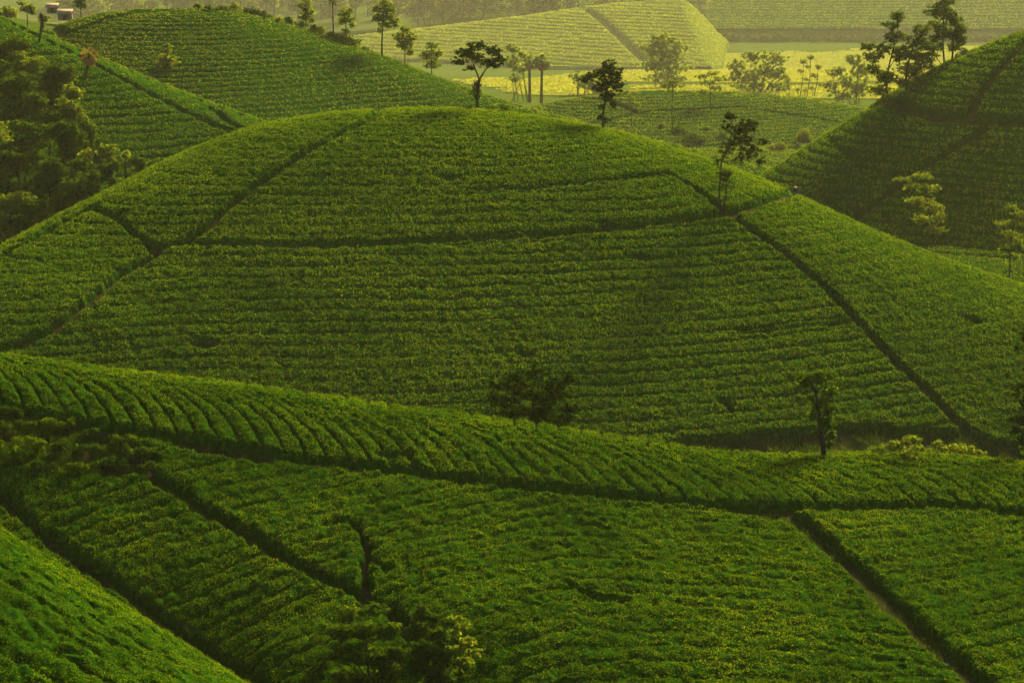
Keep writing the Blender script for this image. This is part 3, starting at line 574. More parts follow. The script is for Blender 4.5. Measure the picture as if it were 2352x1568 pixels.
# right hill
g = 'trees on the crest of the right-hand hill'
tree('hill_tree', 'tree with a pointed tuft at its top, leftmost on the right-hand hill crest', 'tree', (2042,238), [[(2042,240,6),(2036,205,5),(2040,160,4),(2055,100,3)],[(2037,200,3.5),(2015,160,2.5)]],
    [(1993,108,20,11),(2008,130,24,14),(2005,160,20,13),(2035,175,30,17),(2022,206,28,13),(2062,38,16,13),(2050,58,20,10),(2056,85,28,14),(2032,110,20,12),(2066,125,24,18),(2050,222,18,8)], .32, 'dark_leaf', hill='right', seed=30, group=g)
tree('hill_tree', 'broad leaning tree in the middle of the right-hand hill crest', 'tree', (2082,214), [[(2082,216,6.5),(2080,190,5.5),(2085,150,4.5),(2098,105,3)],[(2081,188,4),(2110,160,3)]],
    [(2085,120,28,18),(2110,95,28,20),(2120,70,22,14),(2088,160,34,18),(2120,140,26,20),(2138,115,16,16),(2115,178,22,11),(2075,190,22,10),(2140,160,12,9)], .32, 'dark_leaf', hill='right', seed=31, group=g)
tree('hill_tree', 'tall tree reaching the top edge on the right-hand hill, left of its twin', 'tree', (2170,152), [[(2170,153,4.5),(2167,120,4),(2165,80,3),(2168,30,2)]],
    [(2170,5,22,14),(2145,25,22,12),(2172,35,26,15),(2150,60,24,14),(2172,78,22,16),(2145,92,16,10),(2160,108,18,10),(2150,130,9,6)], .32, 'dark_leaf', hill='right', seed=32, group=g)
tree('hill_tree', 'rounder tree with trunk close beside the tall one, rightmost on the hill crest', 'tree', (2186,144), [[(2186,145,4.5),(2189,110,4),(2193,70,3)]],
    [(2192,48,20,14),(2206,68,18,14),(2190,80,22,14),(2208,95,16,14),(2190,110,18,11),(2216,118,9,7)], .32, 'dark_leaf', hill='right', seed=33, group=g)
shrub('bush at the foot of the leftmost hill crest tree', (2050,248), [(2035,232,20,9),(2062,236,18,8)], .26, hill='right', seed=34)
tree('pale_tree', 'pale see-through tree growing on the lower slope of the right-hand hill', 'tree', (2148,562), [[(2148,562,4),(2142,520,3.5),(2130,470,3),(2124,425,2)]],
    [(2122,405,24,9),(2075,412,22,6),(2096,428,22,8),(2134,432,26,10),(2112,462,34,12),(2142,478,28,11),(2124,505,30,12),(2150,528,24,11),(2158,500,14,10)], .26, 'pale_leaf', hill='right', seed=35, dens=.8)
tree('pale_tree', 'tall pale tree at the right edge in the hollow below the right-hand hill', 'tree', (2318,628), [[(2318,632,4),(2320,590,3.5),(2324,545,3),(2330,490,2)]],
    [(2326,476,16,8),(2345,492,18,9),(2300,515,20,6),(2330,512,22,9),(2320,538,24,9),(2340,556,18,10),(2312,566,12,7),(2330,585,12,8),(2318,604,8,6)], .24, 'pale_leaf', Y=318, seed=36, dens=.85)
# left and upper left
def dead_trunk():
    bx, by, bz = base_at(87, 106, 'left'); s = px_m(by); rng = np.random.RandomState(4)
    root = thing('dead_trunk', 'bare dark dead palm trunk leaning on the left hill', 'dead tree', (bx, by, bz))
    pts = [np.array([float(v) for v in P(a, b, by)]) for a, b in [(87,107),(91,90),(94,72),(96,56),(96,42),(93,30)]]
    m = MB(); m.tube(pts, [.17, .19, .2, .22, .21, .12], 10); m.build('trunk', ['bark'], root, (bx, by, bz), True)
    m = MB()
    for i in range(150):
        k = rng.randint(2, 5); p = pts[k]+(pts[k+1]-pts[k])*rng.rand(); d = rng.normal(size=3); d[2] = -abs(d[2])
        d /= np.linalg.norm(d); v, f = leaf_quads((p+d*.28)[None], rng.normal(size=(1, 3)), [.4], [.12], rng); m.add(v, f)
    m.build('dead_fronds', ['bark'], root, (bx, by, bz))
dead_trunk()
def palm(label, base, top, trunk_w, nf, fl, mat, skirt=0, skirtmat='dry_leaf', hill=None, Y=None, group=None, seed=1, name='fan_palm', mid=None):
    rng = np.random.RandomState(seed); bx, by, bz = base_at(*base, hill, Y); s = px_m(by); org = (bx, by, bz)
    root = thing(name, label, 'palm', org, group); t = np.array([float(v) for v in P(*top, by)]); b = np.array(org)-[0, 0, .3]
    m_ = (b+t)/2 if mid is None else np.array([float(v) for v in P(*mid, by)])
    m = MB(); m.tube([b, m_, t], [trunk_w*s*.6, trunk_w*s*.5, trunk_w*s*.5], 8); m.build('trunk', ['bark'], root, org, True)
    def fronds(n, lo, hi, L, name, mat):
        m = MB()
        for i in range(n):
            az = rng.uniform(0, 6.283); el = rng.uniform(lo, hi); d = np.array([math.cos(az)*math.cos(el), math.sin(az)*math.cos(el), math.sin(el)])
            l = L*rng.uniform(.8, 1.15); h = t+d*l*.5; side = np.cross(d, [0, 0, 1.]); side /= np.linalg.norm(side)+1e-6; upv = np.cross(side, d)
            m.tube([t, h], [.035, .02], 4)
            for k in range(11):                                             # the fan of one leaf
                a = (k-5)/5*1.25; dd = d*math.cos(a)+side*math.sin(a); tip = h+dd*l*.55-np.array([0, 0, .16*l*(1+abs(a))]); w = .075*l
                q = np.cross(dd, upv); q /= np.linalg.norm(q)+1e-6
                m.add([h, (h+tip)/2+q*w+upv*.03, tip, (h+tip)/2-q*w+upv*.03], [(0, 1, 2, 3)])
        m.build(name, [mat], root, org)
    fronds(nf, -.5, 1.3, fl, 'crown', mat)
    if skirt: fronds(skirt, -1.4, -.5, fl*.85, 'dead_fronds', skirtmat)
    return root
palm('half-dead palm with orange withered fronds on the left hill', (191,190), (205,125), 6, 9, 1.8, 'dry_leaf', 16, 'dry_leaf', hill='left', seed=5, name='withered_palm', mid=(200,160))
g = 'fan palms in front of the rice fields'
palm('fan palm in the middle of the valley, left of the larger one', (1217,236), (1216,140), 6, 26, 3.3, 'pale_leaf', 16, 'dry_leaf', hill='any', seed=6, group=g)
palm('larger fan palm with a brown skirt of dead fronds in the valley', (1243,242), (1245,140), 6, 30, 3.8, 'pale_leaf', 26, 'dry_leaf', hill='any', seed=7, group=g)
palm('small green fan palm at the foot of the left thicket', (285,400), (288,365), 5, 20, 1.5, 'pale_leaf', 0, hill=None, Y=322, seed=8)
palm('thin tall palm behind the crest shrubs of the hazy hill', (766,80), (764,6), 2.4, 14, 1.0, 'dark_leaf', 0, Y=476, seed=9, name='thin_palm')
g = 'trees of the dense thicket at the left edge'
for i, (x, y, rx, ry, Y) in enumerate([(18,130,40,38,352),(72,160,44,42,350),(130,190,40,40,346),(35,215,52,46,340),(108,245,46,42,336),(168,235,30,40,338),(205,310,36,38,330),(55,310,56,46,328),(140,330,46,46,325),(222,345,34,36,322),(40,400,50,46,318),(120,410,50,46,315),(186,400,40,40,314),(30,480,46,40,310),(85,490,40,30,308),(255,390,26,20,316),(320,372,16,16,322),(-30,330,50,60,322),(-20,180,40,50,345)]):
    rng = np.random.RandomState(100+i)
    cl = [(x+rng.uniform(-.8, .8)*rx, y+rng.uniform(-.8, 1.7)*ry, rx*rng.uniform(.42, .62), ry*rng.uniform(.32, .5)) for _ in range(14)]
    bz = base_at(x, y, None, Y)
    tree('thicket_tree', 'leafy tree packed into the dark thicket at the left edge below the left hill', 'tree', (x, y), [[(x, y+ry*1.6, 5), (x+rng.uniform(-8, 8), y+ry*.6, 4), (x+rng.uniform(-8, 8), y, 2.5)]], cl, .30, ['dark_leaf','pale_leaf','dark_leaf','tree_leaf'][i % 4], group=g, seed=200+i, Y=Y, twig=.1)
tree('cone_tree', 'small cone-shaped tree alone on the face of the broad hazy hill', 'tree', (384,162), [[(384,162,4),(384,145,3),(384,120,2)]], [(383,105,8,8),(383,118,14,9),(376,134,16,10),(392,134,15,10),(383,148,22,9)], .3, 'pale_leaf', hill='backleft', seed=40)
g = 'shrubs along the crest of the broad hazy hill'
cs = ['pale','mid green','ragged','low']
for i, (x, y, rx, ry) in enumerate([(455,14,14,8),(480,18,12,8),(508,20,14,7),(538,16,20,9),(575,27,18,9),(610,37,18,11),(640,46,14,9),(664,50,13,11),(690,58,16,9),(735,70,16,11),(762,82,16,9),(838,114,12,7),(852,122,10,6),(720,64,9,8),(590,30,8,10)]):
    shrub('shrub in the straggling row along the right crest of the broad hazy hill', (x, y+ry), [(x-rx*.4, y, rx*.6, ry*.7), (x+rx*.4, y+1, rx*.6, ry*.6), (x, y-ry*.4, rx*.5, ry*.6)], .3, ['pale_leaf','tree_leaf','dark_leaf'][i % 3], g, 50+i, Y=471)
shrub('dark rounded thicket beside the slender tall tree on the hazy hill crest', (796,118), [(788,86,22,10),(803,100,28,11),(775,98,14,9),(795,72,9,6)], .3, 'dark_leaf', None, 70, Y=469, name='dark_bush')
tree('upright_tree', 'hazy upright tree touching the top edge behind the crest shrubs', 'tree', (703,66), [[(703,70,3),(702,30,2.4),(703,0,1.5)]], [(703,-4,12,9),(700,12,16,10),(706,28,18,10),(698,42,16,9),(712,46,10,8)], .32, 'pale_leaf', Y=480, seed=71)
tree('leafy_tree', 'loose pale tree between the thin palm and the dark rounded thicket', 'tree', (795,90), [[(795,90,3),(794,55,2.2)]], [(790,30,14,9),(804,26,9,9),(798,45,16,9),(784,52,11,8),(808,58,9,7)], .32, 'pale_leaf', Y=474, seed=72)
tree('slender_tall_tree', 'tall slender tree with bare trunk on the crest of the broad hazy hill', 'tree', (877,128), [[(876,130,4.2),(877,95,3.6),(879,60,3),(882,20,2)]], [(884,6,16,9),(872,22,17,9),(896,24,18,11),(884,38,22,11),(906,48,14,8),(864,44,13,7),(885,56,18,8),(874,68,8,7),(910,58,9,5)], .32, 'pale_leaf', hill='backleft', Y=468, seed=73)
tree('hazy_tree', 'round hazy tree just right of the slender tall tree', 'tree', (930,140), [[(930,140,3),(930,105,2.2)]], [(928,68,14,9),(918,85,17,11),(942,86,17,11),(930,104,20,11),(938,120,12,8)], .34, 'pale_leaf', Y=492, seed=74)
tree('hazy_tree', 'paler hazy tree lower down the slope, second right of the slender tall tree', 'tree', (992,172), [[(992,172,3),(991,135,2.2)]], [(990,106,14,9),(978,126,16,11),(1004,124,16,11),(992,146,22,11)], .34, 'pale_leaf', Y=505, seed=75)
# hut and trees at the top left
g = 'trees round the hut at the top left'
for i, (x, y, rx, ry, Y) in enumerate([(18,30,26,20,535),(62,18,26,16,528),(185,8,20,14,545),(-15,30,20,20,530),(100,44,16,10,522)]):
    rng = np.random.RandomState(300+i); cl = [(x+rng.uniform(-.7, .7)*rx, y+rng.uniform(-.7, .7)*ry, rx*.45, ry*.4) for _ in range(7)]
    tree('hazy_tree', ['bushy hazy tree at the top left corner','thin-trunked tree left of the hut','hazy tree behind the hut, right of it','tree cut off by the left edge near the top','low hazy tree in front of the hut'][i], 'tree', (x, y+ry*1.5), [[(x, y+ry*1.8, 3), (x, y, 2)]], cl, .34, 'pale_leaf' if i != 2 else 'dark_leaf', group=g, seed=310+i, Y=Y, twig=.1)
def hut(label, px, py, Y, w, d, h, roofmat):
    a, b, z = (float(v) for v in P(px, py, Y)); gz = z-h-.9; root = thing('hut', label, 'hut', (a, Y, gz)); m = MB()
    def box(x0, x1, y0, y1, z0, z1):
        v = [(x, y, z) for z in (z0, z1) for y in (y0, y1) for x in (x0, x1)]; m.add(v, [(0,2,3,1),(4,5,7,6),(0,1,5,4),(2,6,7,3),(0,4,6,2),(1,3,7,5)])
    box(-w/2, w/2, -d/2, d/2, 0, h+1.0); m.build('wall', ['plaster'], root)
    m = MB(); e = .35; H = .9
    for sgn in (-1, 1):
        v = [(-w/2-e, sgn*(d/2+e), h+.4), (w/2+e, sgn*(d/2+e), h+.4), (w/2+e, 0, h+.4+H), (-w/2-e, 0, h+.4+H)]
        v += [(x, y, z+.18) for x, y, z in v]; m.add(v, [(0,1,2,3),(4,7,6,5),(0,4,5,1),(1,5,6,2),(2,6,7,3),(3,7,4,0)])
    m.build('roof', [roofmat], root)
    m = MB(); box(-.4, .4, -d/2-.04, -d/2, 0, 1.2); m.build('door', ['window_dark'], root)
hut('pale roofed hut among the trees at the top left', 150, 27, 548, 2.9, 2.4, 1.0, 'thatch'); hut('second hut half hidden behind the pale roofed one', 121, 13, 560, 2.3, 2.2, .9, 'thatch')
# the valley
g = 'bamboo clumps by the rice fields'
def bamboo(label, base, clumps, seed, Y=None, mat='pale_leaf', n=7):
    rng = np.random.RandomState(seed); bx, by, bz = base_at(*base, 'any', None); s = px_m(by); org = (bx, by, bz-.1); root = thing('bamboo_clump', label, 'bamboo', org, g)
    cl = [(np.array([float(q) for q in P(px, py, by+rng.uniform(-.4, .4)*rx*s)]), rx*s, rx*s*.7, ry*s) for px, py, rx, ry in clumps]
    m = MB(); foliage(m, cl, .95, rng, .9, .6, .2); m.build('crown', ['pale_leaf' if mat is None else mat], root, org)
    for i in range(n):
        c = cl[rng.randint(len(cl))][0]; b = np.array(org)+[rng.uniform(-5, 5), rng.uniform(-3, 3), -.3]; t = c+rng.normal(size=3)*[1.2, .8, .8]
        m = MB(); m.tube([b, (b*.6+t*.4)+[0, 0, .8], t], [.24, .19, .08], 6); m.build('stem', ['pale_leaf'], root, org, True)
bamboo('tallest bamboo clump, left of centre in the rice fields', (1525,206), [(1522,90,30,14),(1500,110,28,14),(1555,108,28,14),(1525,130,40,17),(1500,152,30,14),(1548,155,36,16),(1522,178,44,14),(1555,185,24,10)], 400)
bamboo('wide rounded bamboo clump in front of the large rice field', (1738,214), [(1695,150,24,14),(1735,132,30,14),(1778,136,28,16),(1705,175,36,16),(1750,165,40,18),(1790,170,22,16),(1735,195,54,14),(1790,200,24,10)], 401)
bamboo('bamboo clump nearest the right-hand hill', (1945,240), [(1962,138,22,13),(1920,165,22,12),(1975,162,24,16),(1950,185,38,16),(1905,198,20,13),(1975,205,26,14),(1935,218,36,12)], 402)
bamboo('low bamboo clump right of the fan palms', (1350,220), [(1325,176,20,10),(1362,182,24,12),(1340,196,28,11),(1375,205,18,9)], 403)
bamboo('slim bamboo clump left of the fan palms', (1188,234), [(1176,112,16,10),(1196,122,16,11),(1178,142,20,13),(1196,160,18,12),(1180,180,13,10)], 404, n=6)
g = 'thin trees between two bamboo clumps'
for i, (x, y, tx, ty) in enumerate([(1836,228,1846,138),(1852,230,1862,128),(1868,226,1880,150),(1812,226,1808,180)]):
    tree('thin_tree', 'spindly tree with small tufts between the wide and the right bamboo clumps', 'tree', (x, y), [[(x, y, 2), ((x+tx)/2+3, (y+ty)/2, 1.6), (tx, ty, 1)]], [(tx, ty+4, 9, 6), (tx-7, ty+25, 7, 4), (tx+6, ty+45, 7, 4), (x-3, y-22, 7, 4)], .34, 'pale_leaf', group=g, seed=420+i, hill='any')
tree('flat_topped_tree', 'flat-topped pale tree at the left end of the low mound', 'tree', (1632,250), [[(1632,250,3),(1632,215,2.4),(1628,190,1.6)]], [(1612,176,18,5),(1636,168,16,5),(1652,182,20,5),(1625,190,22,5),(1645,204,16,5),(1615,212,14,5)], .45, 'pale_leaf', hill='any', seed=430)
tree('flat_topped_tree', 'flat-topped pale tree with a long bare trunk in front of the low mound', 'tree', (1545,310), [[(1545,310,2.4),(1543,250,2),(1546,205,1.4)]], [(1530,198,16,5),(1556,196,18,5),(1545,188,14,5),(1540,210,14,4)], .4, 'pale_leaf', hill='any', seed=431)
tree('flat_topped_tree', 'thin flat-topped tree right beside the oval-crowned tree', 'tree', (1452,305), [[(1452,305,2),(1450,260,1.6),(1448,225,1.2)]], [(1436,212,13,5),(1458,216,14,5),(1446,230,14,5),(1465,240,8,4)], .4, 'pale_leaf', hill='any', seed=432)
g = 'shrubs in the hollow behind the dome hill'
for i, (x, y, rx, ry, Y, mt) in enumerate([(1848,312,20,18,470,'pale_leaf'),(1590,318,36,16,440,'dark_leaf'),(1560,300,24,12,460,'dark_leaf'),(1520,290,16,8,470,'pale_leaf'),(1790,340,26,14,430,'pale_leaf'),(1740,345,24,12,425,'pale_leaf'),(1660,315,20,10,460,'tree_leaf'),(1880,330,20,10,445,'dark_leaf'),(1700,285,14,7,500,'pale_leaf'),(1625,296,14,8,480,'pale_leaf'),(1830,340,22,10,430,'tree_leaf'),(1480,280,14,6,480,'tree_leaf')]):
    shrub(['pointed pale shrub in front of the low mound','wide dark shrub in the hollow below the flat-topped trees','dark shrub above the wide dark one','small pale shrub left of the dark shrubs','pale shrub near the foot of the right-hand hill','pale shrub left of the one near the right-hand hill','green shrub right of the wide dark one','dark shrub against the right-hand hill','tiny pale shrub on the low mound','small pale shrub on the edge of the low mound','green shrub between the pointed and the pale shrubs','small green shrub behind the oval-crowned tree'][i],
        (x, y+ry), [(x-rx*.4, y, rx*.55, ry*.6), (x+rx*.4, y+ry*.2, rx*.55, ry*.55), (x, y-ry*.45, rx*.5, ry*.5), (x+rx*.1, y+ry*.4, rx*.7, ry*.5)], .4, mt, g, 440+i, hill='any')
# the far wood: four kinds copied
protos = []
for i in range(5):
    rng = np.random.RandomState(500+i); root = thing('wood_tree', 'hazy tree of the far wood behind the yellow-green hill', 'tree', (0, 0, 0), 'trees of the far wood')
    h = rng.uniform(11, 15); cl = [(np.array([rng.uniform(-1, 1)*3.2, rng.uniform(-1, 1)*3, h*rng.uniform(.4, .95)]), rng.uniform(1.4, 2.4), rng.uniform(1.4, 2.4), rng.uniform(1.1, 1.8)) for _ in range(9)]
    m = MB(); foliage(m, cl, .6, rng, .8, .9); m.build('crown', [['dark_leaf','pale_leaf','tree_leaf','dark_leaf','pale_leaf'][i]], root)
    m = MB(); m.tube([(0, 0, -.5), (.2, 0, h*.4), (0, .2, h*.8)], [.28, .2, .08], 6); m.build('trunk', ['bark'], root, smooth=True); protos.append(root)
rng = np.random.RandomState(77); spots = []
for i in range(150):
    px = rng.uniform(150, 1330) if i < 135 else rng.uniform(1350, 1640); Y = rng.uniform(2125, 2420) if i < 135 else rng.uniform(2200, 2420); spots.append((px, Y))
spots += [(1250+18*i, 2130+12*(i % 3)) for i in range(4)] + [(870, 2114), (905, 2119), (960, 2130), (1020, 2126), (1080, 2140)]
for i, (px, Y) in enumerate(spots):
    x = float(ray(px, 60)[0])*Y; z = float(terrain(np.array([x]), np.array([Y]))[0]); sc = rng.uniform(1.8, 3.0); rz = rng.uniform(0, 6.28)
    if i < 5: o = protos[i]; o.location = (x, Y, z-.3); o.rotation_euler = (0, 0, rz); o.scale = (sc, sc, sc)
    else: dup(protos[i % 5], (x, Y, z-.3), 'hazy tree of the far wood behind the yellow-green hill', 'trees of the far wood', rz, sc)
hp = None
for i in range(26):
    px = 1640+i*29+rng.uniform(-8, 8); Y = 2100+rng.uniform(-3, 3); x = float(ray(px, 100)[0])*Y; z = float(valley(np.array([x]), np.array([Y]))[0])
    if hp is None:
        hp = thing('hedge_bush', 'hazy bush of the dark hedge along the back edge of the large rice field', 'bush', (x, Y, z), 'bushes of the hedge behind the rice field')
        m = MB(); foliage(m, [(np.array([0, 0, 1.0]), 2.3, 1.2, 1.0), (np.array([.8, 0, 1.8]), 1.3, 1., .8), (np.array([-1., 0, 1.5]), 1.2, 1., .7)], .5, np.random.RandomState(9), .8); m.build('crown', ['dark_leaf'], hp)
    else: dup(hp, (x, Y, z), hp['label'], hp['group'], rng.uniform(0, 6.28), rng.uniform(2.1, 3.2))
# foreground shrubs
tree('bushy_tree', 'big dull green bushy tree at the bottom edge, left of the dark vine-covered one', 'tree', (852,1640), [[(850,1640,8),(848,1560,6),(840,1470,4),(830,1420,2)]],
    [(806,1408,30,16),(858,1398,30,14),(780,1452,34,18),(838,1446,36,20),(892,1448,30,20),(800,1500,44,22),(868,1510,44,24),(900,1550,36,24),(800,1556,46,26),(850,1580,50,24),(915,1500,20,16)], .17, 'tree_leaf', hill='fg', Y=129, seed=601, dens=2.2)
tree('vine_covered_bush', 'dark vine-covered bush with bright tips at the bottom edge', 'bush', (985,1640), [[(985,1640,8),(982,1560,6),(978,1460,4)]],
    [(962,1412,24,13),(1000,1420,18,12),(958,1448,28,18),(1004,1455,22,16),(975,1490,36,20),(1018,1505,24,20),(960,1530,34,22),(1010,1552,36,24),(980,1590,44,22),(968,1392,10,8)], .16, 'dark_leaf', hill='fg', Y=129.5, seed=602, dens=2.6)
shrub('light green shrub of feathery sprays right of the vine-covered bush', (1055,1600), [(1046,1420,18,8),(1062,1438,18,7),(1040,1455,22,8),(1076,1472,22,8),(1048,1490,24,9),(1092,1498,18,7),(1066,1520,22,9),(1050,1550,26,12)], .15, 'pale_leaf', hill='fg', Y=131.5, seed=603, dens=1.8)
shrub('thin-stemmed shrub left of the bushy tree at the bottom', (745,1560), [(740,1440,18,12),(730,1470,22,12),(752,1500,22,14),(735,1530,20,14)], .12, 'tree_leaf', hill='fg', Y=132.5, seed=604, dens=.8)
g = 'weedy bushes on the bank at the left'
for i, (x, y, rx, ry) in enumerate([(20,940,30,16),(10,985,40,18),(132,972,34,13),(70,1020,34,16),(25,1050,40,18),(150,1030,30,14),(215,1030,34,14),(285,1010,30,18),(320,1040,34,20),(350,1075,26,14),(250,1065,36,16),(170,1080,40,16),(90,1075,40,16),(60,975,20,10),(200,995,24,8),(-30,1020,34,22)]):
    rng = np.random.RandomState(620+i)
    shrub('weedy bush on the rough bank under the left end of the foreground ridge' if i != 2 else 'flat-topped tea bush standing alone on the rough bank at the left', (x, y+ry), [(x+rng.uniform(-1, 1)*rx, y+rng.uniform(-.8, .7)*ry, rx*rng.uniform(.18, .42), ry*rng.uniform(.3, .55)) for _ in range(11)], .13, ['tree_leaf','dark_leaf','tree_leaf','tea_leaf'][i % 4] if i != 2 else 'tea_leaf', g if i != 2 else None, 640+i, hill='fg')
# ---------------------------------------------------------------- people, stones, grass
def person(label, base, facing, hill, top, hat, lift=0.0, bend=0.0, seed=1):
    bx, by, bz = hit(*base, hill, .0); root = thing('person', label, 'person', (bx, by, bz+lift)); root.rotation_euler = (0, 0, facing)
    b = bend
    J = {'pelvis': (0,0,.92), 'waist': (0,-.05*b,1.08), 'chest': (0,-.25*b,1.30), 'neck': (0,-.38*b,1.46-.05*b), 'head': (0,-.46*b,1.60-.08*b), 'crown': (0,-.48*b,1.70-.1*b),
         'hl': (.10,0,.88), 'kl': (.12,-.06,.48), 'al': (.12,0,.08), 'fl': (.13,-.14,.04), 'hr': (-.10,0,.88), 'kr': (-.12,-.02,.48), 'ar': (-.12,.03,.08), 'fr': (-.13,-.11,.04),
         'sl': (.19,-.25*b,1.40), 'el': (.26,-.12-.2*b,1.14), 'wl': (.18,-.36-.1*b,1.02), 'pl': (.15,-.44-.1*b,1.0), 'sr': (-.19,-.25*b,1.40), 'er': (-.26,-.12-.2*b,1.14), 'wr': (-.18,-.36-.1*b,1.0), 'pr': (-.15,-.44-.1*b,.98)}
    E = [('pelvis','waist'),('waist','chest'),('chest','neck'),('neck','head'),('head','crown'),('pelvis','hl'),('hl','kl'),('kl','al'),('al','fl'),('pelvis','hr'),('hr','kr'),('kr','ar'),('ar','fr'),('chest','sl'),('sl','el'),('el','wl'),('wl','pl'),('chest','sr'),('sr','er'),('er','wr'),('wr','pr')]
    Rd = dict(pelvis=.15, waist=.135, chest=.15, neck=.055, head=.10, crown=.07, hl=.10, kl=.065, al=.045, fl=.035, hr=.10, kr=.065, ar=.045, fr=.035, sl=.07, el=.048, wl=.034, pl=.03, sr=.07, er=.048, wr=.034, pr=.03)
    bm = bmesh.new(); sk = bm.verts.layers.skin.verify(); V = {}
    for k, p in J.items(): V[k] = bm.verts.new(p); V[k][sk].radius = (Rd[k], Rd[k]*(.75 if k in ('pelvis','waist','chest') else 1))
    V['pelvis'][sk].use_root = True
    for a, c in E: bm.edges.new((V[a], V[c]))
    me = bpy.data.meshes.new('body'); bm.to_mesh(me); bm.free(); me.materials.append(M['skin'])
    o = link('body', me, root); o.modifiers.new('skin', 'SKIN'); sub = o.modifiers.new('sub', 'SUBSURF'); sub.levels = sub.render_levels = 1
    def ring(zs, name, mat, k=14):
        m = MB(); v = []; f = []
        for (x, y, z, rx, ry) in zs: v += [(x+rx*math.cos(2*math.pi*i/k), y+ry*math.sin(2*math.pi*i/k), z) for i in range(k)]
        for j in range(len(zs)-1): f += [(j*k+i, j*k+(i+1) % k, (j+1)*k+(i+1) % k, (j+1)*k+i) for i in range(k)]
        m.add(v, f); m.build(name, [mat], root, (0, 0, 0), True)
    c = J['chest']; n = J['neck']; h = J['head']
    ring([(0,0,.84,.19,.16),(0,-.05*b,1.05,.175,.145),(0,c[1],1.28,.20,.155),(0,(c[1]+n[1])/2,1.42,.17,.13),(0,n[1],1.47,.08,.08)], 'jacket', top)
    for sx in (1, -1):
        s, e, w = (np.array(J[q+('l' if sx > 0 else 'r')]) for q in 'sew'); m = MB(); m.tube([s, e, w], [.095, .075, .06], 10); m.build('sleeve', [top], root, (0, 0, 0), True)
        a, k2, f2 = (np.array(J[q+('l' if sx > 0 else 'r')]) for q in 'hka'); m = MB(); m.tube([a+[0, 0, .02], k2, f2], [.125, .09, .07], 10); m.build('trouser_leg', ['dark_cloth'], root, (0, 0, 0), True)
    ring([(0,h[1],h[2]+.03,.25,.25),(0,h[1],h[2]+.035,.24,.24),(0,h[1],h[2]+.21,.01,.01)], 'conical_hat', hat, 18)
    m = MB()
    for sx in (1, -1): v, q, t = tube([(sx*.035, h[1]-.098, h[2]+.005), (sx*.035, h[1]-.106, h[2]+.005)], [.014, .012], 6); m.add(v, q, t)
    m.build('eyes', ['window_dark'], root); m = MB(); m.tube([(0,h[1]-.09,h[2]+.005),(0,h[1]-.125,h[2]-.025),(0,h[1]-.095,h[2]-.035)], [.012,.02,.014], 6); m.build('nose', ['skin'], root)
    return root
person('dark-clothed tea picker in a conical straw hat on the right crest of the dome', (1829,441), math.radians(-40), 'main', 'dark_cloth', 'straw', 0.05, .5)
person('picker in a white top stooping on the crest of the right-hand hill', (2204,135), math.radians(60), 'right', 'white_cloth', 'white_cloth', .1, .9)
person('picker in dark clothes beside the white-topped one on the right-hand hill', (2194,142), math.radians(80), 'right', 'dark_cloth', 'straw', .1, 1.0)
def stone(label, base, r, mat, hill, squash=.55, seed=1, name='stone'):
    x, y, z = hit(*base, hill, 0); rng = np.random.RandomState(seed); bm = bmesh.new(); bmesh.ops.create_icosphere(bm, subdivisions=2, radius=r)
    for v in bm.verts:
        d = .18*math.sin(v.co.x*7/r*.5+seed)+.15*math.sin(v.co.y*9/r*.5+seed*2)+.1*rng.rand(); v.co *= 1+d*.5; v.co.z *= squash
    me = bpy.data.meshes.new(name); bm.to_mesh(me); bm.free(); me.materials.append(M[mat]); return link(name, me, None, (x, y, z+r*squash*.5), label, name)
stone('small pale stone at the start of the grassy path', (376,1110), .16, 'pale_rock', 'fg', seed=2)
stone('round orange anthill beside the start of the grassy path', (345,1094), .26, 'red_soil', 'fg', .8, 3, 'anthill')
stone('grey stone lying in the dark brown path near the lower right corner', (2358,1655), .2, 'stone', 'fg', seed=4)
stone('flat grey stone at the left side of the dark brown path', (2172,1527), .2, 'stone', 'fg', .4, 5)
stone('white boulder in the grass behind the right end of the ridge', (1978,1042), .36, 'pale_rock', 'valley', .7, 6, 'boulder')
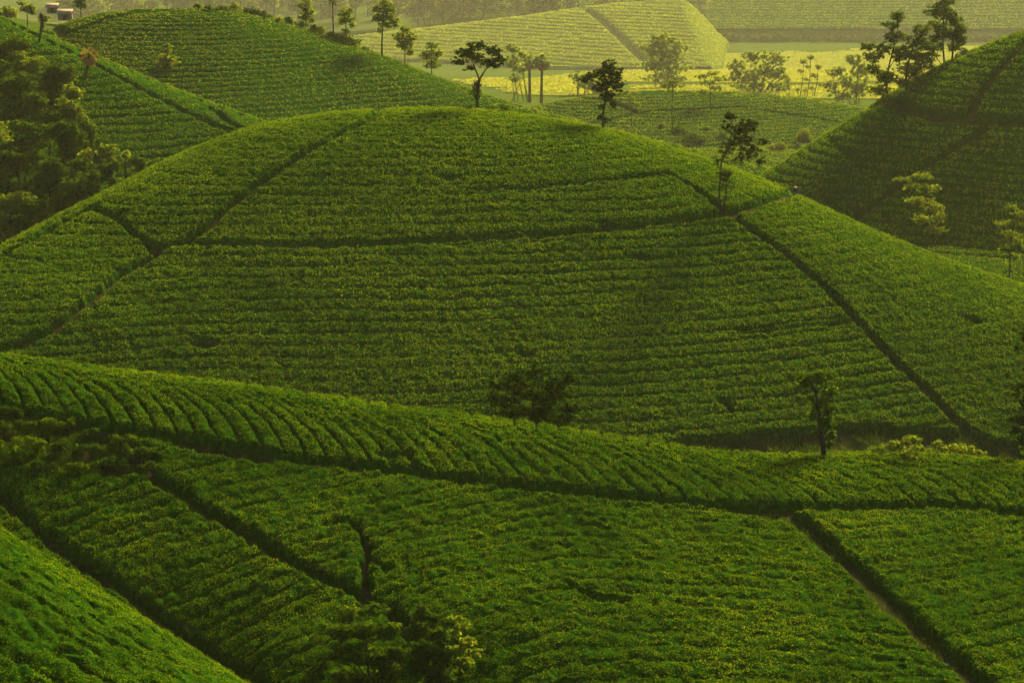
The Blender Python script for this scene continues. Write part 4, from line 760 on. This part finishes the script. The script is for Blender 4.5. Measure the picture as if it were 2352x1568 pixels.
def grass(hill, label, x0, x1, y0, y1, n, h, test, seed, mat='grass'):
    rng = np.random.RandomState(seed); x = rng.uniform(x0, x1, n); y = rng.uniform(y0, y1, n); k = test(x, y); x, y = x[k], y[k]; z = HILLS[hill](x, y); n = len(x)
    if not n: return
    l = h*rng.uniform(.5, 1.5, n); a = rng.uniform(0, 6.28, n); t = rng.normal(size=(n, 2))*.35; w = l*.13
    b = np.stack([x, y, z-.02], 1); d = np.stack([np.cos(a), np.sin(a), 0*a], 1)*w[:, None]; tip = b+np.stack([t[:, 0]*l, t[:, 1]*l, l], 1)
    v = np.stack([b-d, b+d, tip], 1).reshape(-1, 3)
    link('grass', mesh_np('grass', v, np.arange(3*n).reshape(-1, 3), [mat]), label=label, kind='stuff')
def near_paths(paths, idx, w):
    def f(x, y):
        d = np.full(x.shape, 1e3)
        for i in idx: d = np.minimum(d, seg_dist(x, y, paths[i][0])[0])
        return (d < w) & (fnoise(x, y, 2.2) > .42)
    return f
grass('fg', 'rough grass growing along the footpaths of the foreground slope', -40, 45, 122, 172, 420000, .16, near_paths(fg_paths, [0, 1, 2, 3, 4, 5], .95), 701)
grass('fg', 'rank grass and weeds on the rough bank at the left', -42, -20, 138, 168, 300000, .26, lambda x, y: in_poly(x, y, bank_w) & (fnoise(x, y, 1.5) > .40), 702)
grass('main', 'grass along the tracks at the left of the dome hill', -80, 60, 215, 292, 260000, .22, near_paths(main_paths, [2, 3, 5], 1.0), 703)
grass('valley', 'rough grass on the valley floor behind the foreground ridge', -6, 62, 176, 262, 130000, .3, lambda x, y: (valley(x, y) > main_hill(x, y)-.3) & (fnoise(x, y, 4) > .38), 704)
grass('right', 'grass along the reddish track of the right-hand hill', 30, 110, 340, 412, 120000, .35, near_paths(right_paths, [1], 1.6), 705)
grass('main', 'sparse grass on the bare earth at the foot of the dome hill', 8, 62, 208, 250, 200000, .28, lambda x, y: in_poly(x, y, foot) & (fnoise(x, y, 3) > .45), 706)
# ---------------------------------------------------------------- haze
hm, nt, out = new_mat('haze'); pv = nt.nodes.new('ShaderNodeVolumePrincipled')
pv.inputs['Color'].default_value = (.96, .90, .57, 1); pv.inputs['Density'].default_value = .000034; pv.inputs['Anisotropy'].default_value = .25
nt.links.new(pv.outputs[0], out.inputs['Volume']); M['haze'] = hm
hv = np.array([(x, y, z) for z in (-92.0, 72.0) for y in (-60.0, 3000.0) for x in (-1050.0, 1050.0)])
link('haze', mesh_np('haze', hv, np.array([(0,2,3,1),(4,5,7,6),(0,1,5,4),(2,6,7,3),(0,4,6,2),(1,3,7,5)]), ['haze']), label='thin warm haze filling the valley', kind='stuff')
